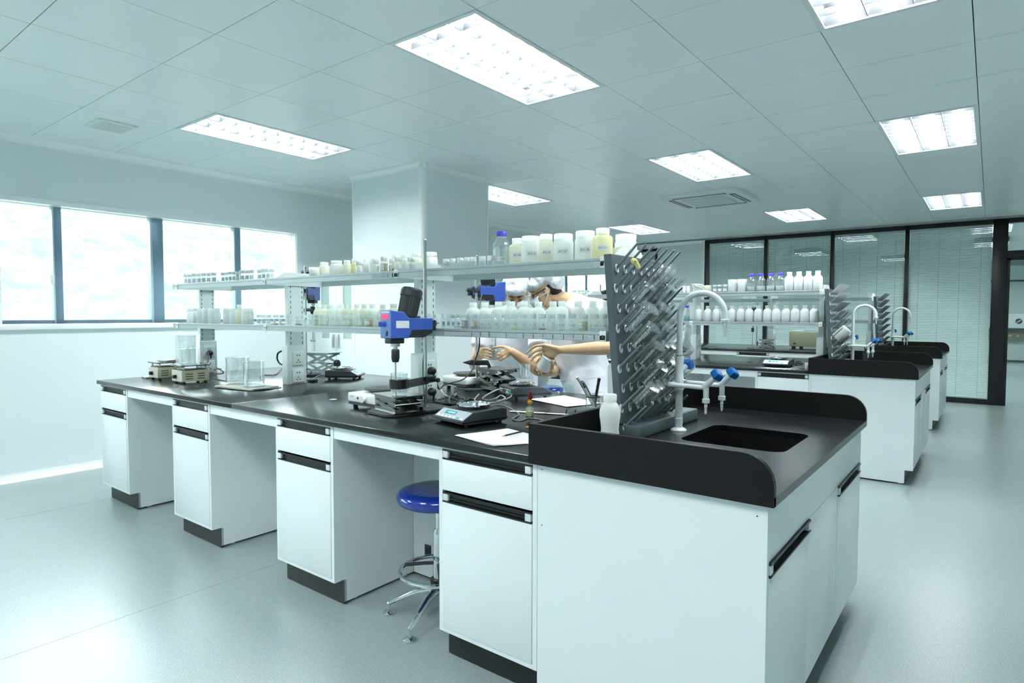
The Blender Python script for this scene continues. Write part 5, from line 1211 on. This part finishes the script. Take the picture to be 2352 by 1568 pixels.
# cables
def cable(label, pts, r, m, cat='cable', group=None):
    o = MB().tube(pts, r, 7, sub=6).build('cable', m); tag(o, label, cat, group); return o
def gp(px, py, z=.004): P = atz(px, py, ZT + z); return (P.x, P.y, ZT + z)
rc = random.Random(11); pts = []
for k in range(30): a = k * 2.25; pts.append(gp(1030 + 34 * math.cos(a) * (.5 + .5 * abs(math.sin(k * .7))) + k * .6, 921 + 10 * math.sin(a) - k * .12, .006 + .004 * (k % 4)))
cable('heap of black cable between the stand and the second hotplate', [gp(985, 925)] + pts + [gp(1062, 915), gp(1100, 918)], .0045, 'cable_black')
cable('grey looped cable lying behind the near balance', [gp(1100, 905), gp(1090, 918, .01), gp(1105, 922), gp(1130, 925), gp(1150, 920, .02), gp(1160, 913, .03), gp(1150, 908, .03), gp(1138, 915, .02), gp(1120, 919), gp(1108, 915, .02), gp(1125, 903, .04), gp(1150, 893, .05), gp(1172, 897, .045), gp(1175, 909, .02), gp(1160, 917), gp(1140, 920)], .0038, 'cable_grey')
cable('grey cable running from the near balance past the dropper bottle', [gp(1128, 931, .03), gp(1145, 929, .02), gp(1165, 934), gp(1185, 945), gp(1192, 952), gp(1178, 962), (lambda P: (P[0], P[1], P[2]))(gp(1195, 966)), gp(1212, 960), gp(1230, 961), gp(1258, 967)], .0035, 'cable_grey')
cable('grey cable arch beside the white hotplate', [gp(1012, 886, .03), gp(1028, 884, .055), gp(1046, 889, .05), gp(1048, 903, .01), gp(1035, 911), gp(1020, 905, .01), gp(1012, 893, .02)], .0038, 'cable_grey')
v = lambda px, py, y: tuple(aty(px, py, y))
cable('black cord hanging from the second stirrer down to the bench', [v(1107, 676, 1.24), v(1101, 700, 1.2), v(1098, 730, 1.15), v(1101, 775, 1.1), v(1100, 800, 1.12), v(1092, 825, 1.13), v(1084, 850, 1.1), v(1065, 870, 1.0), v(1040, 878, .93), v(1020, 884, .86), v(1008, 893, .82), v(1002, 870, .80)], .0042, 'cable_black')
cable('black cord running down the steel rod of the near stirrer', [v(969, 757, .47), v(974, 775, .49), v(975, 800, .52), v(972, 840, .53), v(973, 880, .54), gp(975, 915), gp(985, 922), gp(1005, 925)], .0042, 'cable_black')
cable('black cord plugged into the second shelf upright, hanging to the bench', [v(700, 655, 1.17), v(701, 700, 1.16), v(702, 735, 1.16), v(702, 790, 1.15), v(703, 830, 1.14), v(701, 845, 1.12), v(711, 848, 1.12), v(714, 857, 1.11), v(702, 859, 1.10), gp(690, 861), gp(676, 862)], .0055, 'cable_black')
cable('black cord plugged in the far left socket column', [v(478, 808, .66), v(479, 822, .64), v(477, 838, .60), v(488, 846, .56), v(500, 848, .53), v(511, 852, .5), v(512, 857, .5), v(497, 858, .5), v(491, 852, .52), v(498, 846, .55), v(508, 848, .56)], .004, 'cable_black')
cable('dark cord from the right beige hotplate towards the cloth', [gp(470, 865, .02), gp(485, 866, .006), gp(505, 872), gp(525, 875), gp(545, 873)], .0035, 'cable_black')
cable('dark cord from the cloth to the second upright', [gp(600, 872), gp(606, 868), gp(597, 865), gp(606, 861), gp(628, 861), gp(640, 855), gp(648, 845, .02)], .0035, 'cable_black')
cable('black cable arch left of the second shelf upright', [v(646, 806, .70), v(638, 812, .70), v(637, 825, .70), v(643, 835, .70), v(652, 838, .70)], .006, 'cable_black')
cable('pale lead at the foot of the second upright', [gp(700, 878), gp(716, 872), gp(732, 862), gp(748, 858, .02)], .003, 'cable_grey')
tag(MB().box(-.07, .07, -.022, .022, 0, .018, .003).build('power_strip', 'black_plastic'), 'black power strip left of the second shelf upright', 'power strip').location = (-3.30, .87, ZT)
cable('thin cord from the small balance on the middle bench', [aty(1815, 836, Y2 + .35)[:2] + (ZT + .01,) if False else tuple(atz(1816, 836, ZT + .01)), tuple(atz(1830, 838, ZT + .005)), tuple(atz(1842, 834, ZT + .01)), tuple(atz(1833, 829, ZT + .02)), tuple(atz(1826, 833, ZT + .01)), tuple(atz(1845, 835, ZT + .005))], .005, 'cable_black')
# plugs
def plug(label, x, y, z):
    t = thing('power_plug', label, 'plug', (x, y, z), 0, 'power plugs')
    MB().lathe([(.020, 0), (.022, .004), (.022, .018), (.016, .034), (.008, .040)], (0, 0, 0), 16, (1, 0, 0)).build('body', 'black_plastic', t)
    MB().cyl((.03, 0, -.006), (.028, -.004, -.045), .007, .005, 8).build('strain_relief', 'black_plastic', t)
plug('black plug in the far left socket column', SX[0] + .009, .733, ZT + .16)
plug('black plug in the upper socket behind the near stirrer', SX[2] + .009, .733, ZT + .16)
plug('grey black plug in the lower socket behind the near stirrer', SX[2] + .009, .733, ZT + .045)
# beige instrument on the far bench
t = thing('beige_instrument', 'long beige bench instrument standing on the far bench', 'instrument', (-1.49, DY[2] + .755, ZT), 0)
MB().box(-.27, .27, -.15, .15, .035, .235, .01).build('housing', 'beige', t)
MB().box(-.26, .26, -.14, .14, .235, .25, .004).build('lid', 'white_metal', t)
MB().box(-.10, .20, -.10, .10, .25, .254).build('screen', 'blue_panel', t, smooth=0)
MB().cyl((-.20, -.15, .075), (-.20, -.165, .075), .012, n=12).build('knob', 'black_plastic', t)
for x in (-.22, -.12, .20): MB().box(x - .02, x + .02, -.13, -.09, 0, .036).build('foot', 'black_plastic', t, smooth=0)
# drinking-water bottle by the middle faucet, white cups
t = thing('water_bottle', 'clear drink bottle with blue base behind the middle faucet', 'bottle', tuple(Vector((-.44, Y2 + .80, ZT))))
MB().lathe([(.034, 0), (.036, .004), (.036, .03), (.034, .035), (.036, .04), (.034, .06), (.036, .065), (.034, .09), (.036, .095), (.036, .12), (.02, .15), (.015, .16), (.015, .17)], n=18).build('body', 'acrylic', t, smooth=40)
MB().lathe([(.0355, .005), (.0372, .006), (.0372, .03)], n=18).build('label', 'blue_panel', t)
MB().lathe([(.017, .165), (.017, .185)], n=14).build('cap', 'white_cap', t)
P = atz(1860, 850, ZT); t = thing('white_cup', 'small white cup against the splash edge of the middle bench', 'cup', (-.79, Y2 + .12, ZT))
MB().lathe([(.020, 0), (.021, .002), (.023, .055), (.021, .055), (.019, .004), (.001, .003)], n=16, caps=False).build('body', 'white_plastic', t)
tag(MB().box(-.05, .05, -.03, .03, 0, .03, .008).build('sponge', 'banana'), 'yellow sponge at the foot of the middle drying rack', 'sponge').location = (-.60, Y2 + .22, ZT + .001)

# ------------------------------------------------------------------ lab stools
def stool(label, loc, rz=0, zs=.565):
    t = thing('lab_stool', label, 'stool', loc, rz, 'blue lab stools'); r = .178
    MB().lathe([(.02, zs - .062), (r - .02, zs - .060), (r - .006, zs - .052), (r, zs - .036), (r - .001, zs - .022), (r - .012, zs - .008), (r - .035, zs - .001), (r - .06, zs), (.001, zs - .003)], n=48).build('seat', 'stool_blue', t, smooth=60)
    MB().cyl((0, 0, .36), (0, 0, zs - .06), .012, n=16).build('piston', 'chrome', t)
    MB().cyl((0, 0, .14), (0, 0, .37), .022, n=20).cyl((0, 0, .37), (0, 0, .39), .024, .017, 20).build('column', 'chrome', t)
    MB().cyl((0, 0, .12), (0, 0, .17), .034, n=20).build('hub', 'black_plastic', t)
    MB().torus((0, 0, .205), .165, .009, n=48, m=10).build('foot_ring', 'chrome', t)
    for k in range(3):
        a = R(120 * k + 160); e_ = Vector((math.cos(a), math.sin(a), 0))
        MB().tube([e_ * .02 + Vector((0, 0, .235)), e_ * .08 + Vector((0, 0, .225)), e_ * .16 + Vector((0, 0, .207))], .008, 8).build('ring_arm', 'black_plastic', t)
    for k in range(5):
        a = R(72 * k + 5); e_ = Vector((math.cos(a), math.sin(a), 0)); s_ = Vector((-e_.y, e_.x, 0))
        lg = MB(); rs = []
        for f_, z, w, h in ((.02, .125, .020, .020), (.10, .105, .018, .016), (.21, .055, .013, .012), (.228, .046, .009, .008)):
            c_ = e_ * f_ + Vector((0, 0, z)); rs.append([c_ + s_ * (w * math.cos(q_ * math.pi / 4)) + Vector((0, 0, h * math.sin(q_ * math.pi / 4))) for q_ in range(8)])
        lg.loft(rs).build('leg', 'chrome', t, smooth=50)
        MB().lathe([(.028, 0), (.028, .006), (.018, .014), (.008, .018), (.008, .044)], tuple(e_ * .222), 18).build('glide', 'chrome', t, smooth=40)
    MB().box(-.11, -.03, -.02, .02, .215, .232, .004).build('lever', 'black_plastic', t)
    return t
P = atz(940, 1472, 0); Q_ = atz(893, 1408, 0)
stool('blue round stool with chrome star base in the near knee space', (-1.43, .237, 0), math.atan2(P.y - .237, P.x + 1.43) - R(5))
stool('blue stool beyond the near bench by the middle bench', (-3.06, 3.42, 0), R(20), .60)

# ------------------------------------------------------------------ people
def bake(mb, name, m, parent, voxel, smooth_it=4, disp=0.0, dscale=.1, label=None, post=None):
    me = bpy.data.meshes.new(name); me.from_pydata(mb.v, [], mb.f)
    bm = bmesh.new(); bm.from_mesh(me); bmesh.ops.recalc_face_normals(bm, faces=bm.faces); bm.to_mesh(me); bm.free()
    o = bpy.data.objects.new('~bake', me); COL.objects.link(o)
    r = o.modifiers.new('r', 'REMESH'); r.mode = 'VOXEL'; r.voxel_size = voxel
    if smooth_it: s = o.modifiers.new('s', 'SMOOTH'); s.factor = .5; s.iterations = smooth_it
    if disp:
        tx = bpy.data.textures.new('folds', 'CLOUDS'); tx.noise_scale = dscale; d = o.modifiers.new('d', 'DISPLACE'); d.texture = tx; d.strength = disp; d.texture_coords = 'GLOBAL'
    dg = bpy.context.evaluated_depsgraph_get(); dg.update()
    out = bpy.data.meshes.new_from_object(o.evaluated_get(dg)); bpy.data.objects.remove(o)
    out.name = name; out.materials.clear(); out.materials.append(MATS[m]); out.polygons.foreach_set('use_smooth', [True] * len(out.polygons))
    return link(name, out, parent, label)
def frame(c, f, u):
    f = Vector(f).normalized(); u = (Vector(u) - f * Vector(u).dot(f)).normalized(); r = f.cross(u)
    M = Matrix(((r.x, f.x, u.x), (r.y, f.y, u.y), (r.z, f.z, u.z))); return M, Vector(c)
class Fig(MB):
    def ell(self, F, p, r): M, c = F; return self.sphere(c + M @ Vector(p), r, 16, 10, M)
    def cap_(self, F, a, b, r0, r1): M, c = F; return self.capsule(c + M @ Vector(a), c + M @ Vector(b), r0, r1, 10)
def chain(mb, pts, rs, n=12):
    for i in range(len(pts) - 1): mb.capsule(pts[i], pts[i + 1], rs[i], rs[i + 1], n)
def head_prims(b, F):
    b.ell(F, (0, -.012, .035), (.074, .094, .086)); b.ell(F, (0, .025, -.028), (.062, .068, .080)); b.ell(F, (0, .058, -.088), (.030, .030, .024)); b.ell(F, (0, .035, -.075), (.05, .045, .035))
    b.cap_(F, (0, .090, .010), (0, .110, -.030), .009, .013); b.ell(F, (.012, .098, -.034), (.010, .010, .008)); b.ell(F, (-.012, .098, -.034), (.010, .010, .008))
    b.ell(F, (.028, .080, .026), (.024, .014, .008)); b.ell(F, (-.028, .080, .026), (.024, .014, .008)); b.ell(F, (0, .088, -.064), (.022, .010, .011))
    for s in (-1, 1):
        M, c = F
        b.torus(c + M @ Vector((s * .078, -.008, -.004)), .017, .0045, M @ Vector((s * 1, .25, .1)), 14, 6); b.ell(F, (s * .076, -.008, -.006), (.005, .014, .020)); b.ell(F, (s * .075, .0, -.028), (.005, .008, .009))
def hand_prims(b, wrist, elbow, knuckles, fingers, thumb, rw=.024):
    for k, kn in enumerate(knuckles):
        b.capsule(wrist, kn, rw * .78, .0118, 10)
    for kn1, kn2 in zip(knuckles, knuckles[1:]): b.capsule(kn1, kn2, .0118, .0112, 8)
    for kn, chain_ in zip(knuckles, fingers):
        pts = [kn] + chain_; rs = [.0098, .0085, .0078, .0062][:len(pts)]
        if len(pts) == 3: rs = [.0098, .0083, .0064]
        chain(b, pts, rs, 8)
    chain(b, thumb, [.013, .0105, .0085, .0068][:len(thumb)], 8)
V_ = Vector
def person(spec):
    t = thing('person', spec['label'], 'person', (0, 0, 0), 0)
    b = Fig(); J = spec
    hf = frame(J['head'], J['hf'], J['hu'])
    head_prims(b, hf)
    b.capsule(J['neck0'], Vector(J['head']) + hf[0] @ Vector((0, -.025, -.055)), .058, .050)
    # torso and limbs of one continuous surface
    b.capsule(J['pelvis'], J['chest'], .125, .12); b.capsule(J['chest'], J['neck0'], .12, .06)
    for s in 'LR':
        b.capsule(J['neck0'], J['sh' + s], .06, .058); b.capsule(J['chest'], J['sh' + s], .10, .06)
        chain(b, [J['sh' + s], J['el' + s], J['el' + s].lerp(J['wr' + s], .3), J['wr' + s]], [.052, .041, .042, .026])
        b.capsule(J['pelvis'], J['hip' + s], .12, .095); chain(b, [J['hip' + s], J['kn' + s], J['an' + s]], [.092, .058, .040])
        b.capsule(J['an' + s], J['an' + s] + Vector((0, 0, -.04)), .040, .042); b.capsule(J['an' + s] + Vector((0, 0, -.05)), J['toe' + s], .038, .030)
        hand_prims(b, J['wr' + s], J['el' + s], *J['hand' + s])
    body = bake(b, 'body', 'skin', t, .0048, 3)
    # coat
    c = Fig(); M = Matrix.Identity(3)
    c.capsule(J['pelvis'], J['chest'], .175, .168); c.capsule(J['chest'], J['neck0'].lerp(J['chest'], .20), .16, .092); c.capsule(J['neck0'].lerp(J['chest'], .1), J['neck0'].lerp(V_(J['head']), .24), .090, .070, 14, flat=True)
    for s in 'LR':
        c.capsule(J['chest'], J['sh' + s], .14, .086); c.capsule(J['neck0'].lerp(J['chest'], .12), J['sh' + s], .088, .088)
        e_ = J['sh' + s].lerp(J['el' + s], J.get('sleeve' + s, .72)); c.capsule(J['sh' + s], e_, .084, .072, 14, flat=True)
        c.capsule(J['hip' + s], J['kn' + s].lerp(J['hip' + s], .1), .128, .120, 14, flat=True)
    c.capsule(J['hipL'].lerp(J['hipR'], .5), J['knL'].lerp(J['knR'], .5).lerp(J['pelvis'], .15), .13, .125, 14, flat=True)
    coat = bake(c, 'lab_coat', 'coat', t, .011, 4, .016, .085)
    tr = Fig()
    for s in 'LR': chain(tr, [J['hip' + s].lerp(J['kn' + s], .5), J['kn' + s], J['an' + s] + Vector((0, 0, .02))], [.098, .074, .062])
    bake(tr, 'trousers', 'trousers', t, .014, 3)
    for s in 'LR':
        sh = Fig(); sh.capsule(J['an' + s] + Vector((0, 0, -.046)), J['toe' + s], .044, .038); bake(sh, 'shoe', 'shoe', t, .01, 2)
    # cap
    k = Fig(); k.ell(hf, (0, -.035, .078), (.098, .112, .070)); k.ell(hf, (0, .035, .062), (.082, .070, .050)); k.ell(hf, (.012, -.02, .105), (.07, .085, .055)); k.ell(hf, (0, -.070, .030), (.088, .066, .070))
    bake(k, 'hat', 'cap_cloth', t, .006, 3, .022, .05)
    # hair at the nape and temples
    h = Fig(); h.ell(hf, (0, -.052, -.012), (.070, .052, .048)); h.ell(hf, (.060, -.028, .010), (.017, .026, .030)); h.ell(hf, (-.060, -.028, .010), (.017, .026, .030))
    bake(h, 'hair', 'hair', t, .006, 2)
    M, cc = hf; W = lambda p: cc + M @ Vector(p)
    for s in (-1, 1):
        MB().sphere(W((s * .030, .0725, .003)), .0125, 12, 8, M).build('eye', 'eye_white', t)
        MB().sphere(W((s * .030, .0822, -.001)), (.0055, .0035, .0050), 10, 6, M).build('iris', 'eye_dark', t)
        MB().sphere(W((s * .030, .0735, .0070)), (.0150, .0128, .0088), 12, 8, M).build('upper_eyelid', 'skin', t)
        MB().tube([W((s * .017, .0815, .0012)), W((s * .030, .0868, .0022)), W((s * .043, .079, .0005))], .0013, 6).build('eyelash', 'hair', t)
        MB().tube([W((s * .014, .0915, .026)), W((s * .030, .0925, .031)), W((s * .050, .0775, .025))], .0032, 6).build('eyebrow', 'hair', t)
    MB().tube([W((-.020, .094, -.064)), W((0, .099, -.063)), W((.020, .094, -.064))], .004, 6).build('mouth', 'lip', t)
    if J.get('mask'):
        rs = []
        for z, w, d in ((-.010, .050, .100), (-.028, .060, .122), (-.055, .062, .120), (-.085, .055, .102), (-.105, .038, .078)):
            rs.append([W((w * math.sin(R(a)) * 1.05, d * math.cos(R(a)) * .55 + d * .46, z)) for a in range(-80, 81, 16)] + [W((w * math.sin(R(a)), d * math.cos(R(a)) * .53 + d * .44, z)) for a in range(80, -81, -16)])
        MB().loft(rs).build('mask', 'mask_cloth', t, smooth=60)
        for s in (-1, 1):
            for z in (-.020, -.085): MB().tube([W((s * .056, .052, z)), W((s * .076, .02, z * .6 - .004)), W((s * .081, -.016, -.012))], .0018, 5).build('mask_strap', 'mask_cloth', t)
    if J.get('glasses'):
        g = MB()
        for s in (-1, 1):
            g.tube([W((s * .079, -.004, .014)), W((s * .074, .045, .008)), W((s * .058, .088, .004))], .0030, 6)
            n = 18; pts = [W((s * .031 + .024 * math.cos(2 * math.pi * q_ / n), .098 - .010 * abs(math.cos(2 * math.pi * q_ / n)), .002 + .017 * math.sin(2 * math.pi * q_ / n))) for q_ in range(n + 1)]
            g.tube(pts, .0020, 6, smooth=False)
        g.tube([W((-.008, .100, .006)), W((0, .103, .008)), W((.008, .100, .006))], .002, 6); g.build('glasses', 'black_plastic', t)
    if J.get('pocket'):
        bpy.context.view_layer.update(); vs = []
        for k in range(5):
            for q_ in range(5):
                hit, loc, nor, _ = coat.ray_cast(CAM, ray(J['pocket'][0] + (q_ - 2) * 9, J['pocket'][1] + (k - 2) * 9 - (q_ - 2) * 1.2))
                if hit: vs.append(loc + nor * .004)
        if len(vs) == 25: MB().add(vs, [(k * 5 + q_, k * 5 + q_ + 1, k * 5 + q_ + 6, k * 5 + q_ + 5) for k in range(4) for q_ in range(4)]).tube(vs[:5], .003, 6).build('pocket', 'coat', t, smooth=0)
    return t, body, hf
V = Vector
j = lambda px, py, y: aty(px, py, y)
# --- person B: leaning over the bench, in profile to the left, pouring powder
YB_ = 1.44
B = dict(label='person in white coat, cap, mask and glasses bending in profile beside the drying rack', mask=True, glasses=True)
B['head'] = j(1254, 668, 1.60); B['hf'] = V((-.80, -.52, -.42)); B['hu'] = V((-.42, -.30, .86))
B['neck0'] = j(1316, 694, 1.70); B['chest'] = j(1322, 775, 1.81); B['pelvis'] = V((-1.68, 1.88, .92))
B['shL'] = j(1382, 722, 1.66); B['elL'] = j(1408, 798, 1.50); B['wrL'] = j(1293, 803, YB_)
B['shR'] = j(1293, 742, 1.93); B['elR'] = j(1272, 852, 1.80); B['wrR'] = j(1268, 852, 1.52)
B['hipL'] = V((-1.62, 1.80, .90)); B['hipR'] = V((-1.74, 1.98, .90)); B['knL'] = V((-1.50, 1.77, .50)); B['knR'] = V((-1.62, 1.95, .50)); B['anL'] = V((-1.44, 1.84, .09)); B['anR'] = V((-1.56, 2.04, .09))
B['toeL'] = V((-1.58, 1.74, .032)); B['toeR'] = V((-1.71, 1.95, .032)); B['sleeveL'] = .62; B['sleeveR'] = .75
y0 = YB_
B['handL'] = ([j(1251, 792, y0 - .02), j(1249, 802, y0 - .01), j(1252, 811, y0 + .005), j(1259, 818, y0 + .02)],
              [[j(1232, 794, y0 - .03), j(1220, 801, y0 - .03), j(1209, 811, y0 - .03)], [j(1231, 806, y0 - .025), j(1222, 812, y0 - .03), j(1214, 821, y0 - .03)], [j(1236, 814, y0 - .015), j(1227, 820, y0 - .02), j(1220, 829, y0 - .02)], [j(1246, 821, y0), j(1238, 826, y0 - .005), j(1231, 833, y0 - .01)]],
              [j(1278, 812, y0 + .03), j(1270, 822, y0 + .04), j(1258, 829, y0 + .05)])
B['handR'] = ([j(1243, 858, 1.46), j(1249, 860, 1.475), j(1256, 861, 1.49), j(1263, 860, 1.505)],
              [[j(1233, 853, 1.42), j(1230, 846, 1.40), j(1231, 839, 1.39)], [j(1234, 857, 1.43), j(1228, 851, 1.41), j(1229, 845, 1.395)], [j(1240, 860, 1.44), j(1233, 856, 1.41), j(1234, 850, 1.395)], [j(1250, 861, 1.46), j(1243, 860, 1.43), j(1242, 855, 1.41)]],
              [j(1268, 845, 1.47), j(1269, 836, 1.45), j(1266, 829, 1.43)])
B['pocket'] = (1368, 884)
pB, bodyB, hfB = person(B)
# --- person A: facing the room, head bowed, holding a beaker
A = dict(label='person in white coat and cap facing the camera with bowed head, holding a beaker', mask=True)
A['head'] = j(1186, 676, 1.80); A['hf'] = V((.50, -.72, -.50)); A['hu'] = V((.22, -.40, .90))
A['neck0'] = j(1180, 716, 1.94); A['chest'] = j(1178, 790, 1.98); A['pelvis'] = V((-2.45, 2.03, .93))
A['shL'] = j(1236, 738, 1.97); A['elL'] = j(1236, 850, 1.74); A['wrL'] = j(1176, 807, 1.50)
A['shR'] = j(1118, 738, 1.86); A['elR'] = j(1090, 838, 1.72); A['wrR'] = j(1098, 812, 1.53)
A['hipL'] = V((-2.37, 2.09, .90)); A['hipR'] = V((-2.53, 1.98, .90)); A['knL'] = V((-2.34, 2.05, .50)); A['knR'] = V((-2.50, 1.94, .50)); A['anL'] = V((-2.37, 2.12, .09)); A['anR'] = V((-2.54, 2.00, .09))
A['toeL'] = V((-2.27, 1.98, .032)); A['toeR'] = V((-2.44, 1.86, .032)); A['sleeveL'] = .55; A['sleeveR'] = .60
A['handL'] = ([j(1160, 797, 1.48), j(1160, 804, 1.48), j(1162, 811, 1.48), j(1165, 817, 1.485)],
              [[j(1149, 796, 1.465), j(1140, 797, 1.46), j(1130, 799, 1.46)], [j(1152, 808, 1.46), j(1148, 813, 1.455), j(1143, 812, 1.46)], [j(1153, 815, 1.46), j(1147, 820, 1.455), j(1142, 820, 1.46)], [j(1157, 822, 1.465), j(1150, 827, 1.46), j(1145, 826, 1.465)]],
              [j(1169, 799, 1.52), j(1158, 796, 1.53), j(1148, 795, 1.535)])
A['handR'] = ([j(1112, 800, 1.50), j(1113, 807, 1.50), j(1113, 814, 1.50), j(1112, 820, 1.505)],
              [[j(1119, 800, 1.48), j(1124, 802, 1.465), j(1128, 804, 1.46)], [j(1120, 808, 1.475), j(1125, 810, 1.462), j(1129, 811, 1.458)], [j(1120, 815, 1.475), j(1125, 817, 1.462), j(1129, 818, 1.458)], [j(1119, 822, 1.48), j(1123, 824, 1.468), j(1127, 825, 1.463)]],
              [j(1106, 802, 1.54), j(1116, 799, 1.55), j(1124, 798, 1.545)])
pA, bodyA, hfA = person(A)
for lst, y in ((((1210, 810), (1214.5, 820.5), (1220.5, 828)), YB_ - .04),):
    pass
# held things
bk = beaker('clear beaker of white powder held by the person facing the camera', .036, .105, True, group=None); P = j(1134, 828, 1.50); bk.location = P
MB().lathe([(.031, .006), (.034, .012), (.034, .066), (.02, .070), (.001, .070)], n=20).build('contents', 'white_powder', bk)
MB().cyl((.010, .0, .02), (.014, -.004, .235), .0028, n=8).build('glass_rod', 'steel', bk)
wc = beaker('white powder filled beaker tilted in the hands of the bending person', .042, .095, False, 'white_plastic'); P = j(1246, 848, 1.455); wc.location = P
MB().lathe([(.036, .006), (.0395, .012), (.0395, .086), (.02, .088), (.001, .088)], n=22).build('contents', 'white_powder', wc)
ax = (CR * .42 + CU * .80 - CF * .42).normalized(); wc.rotation_euler = ax.to_track_quat('Z', 'Y').to_euler()
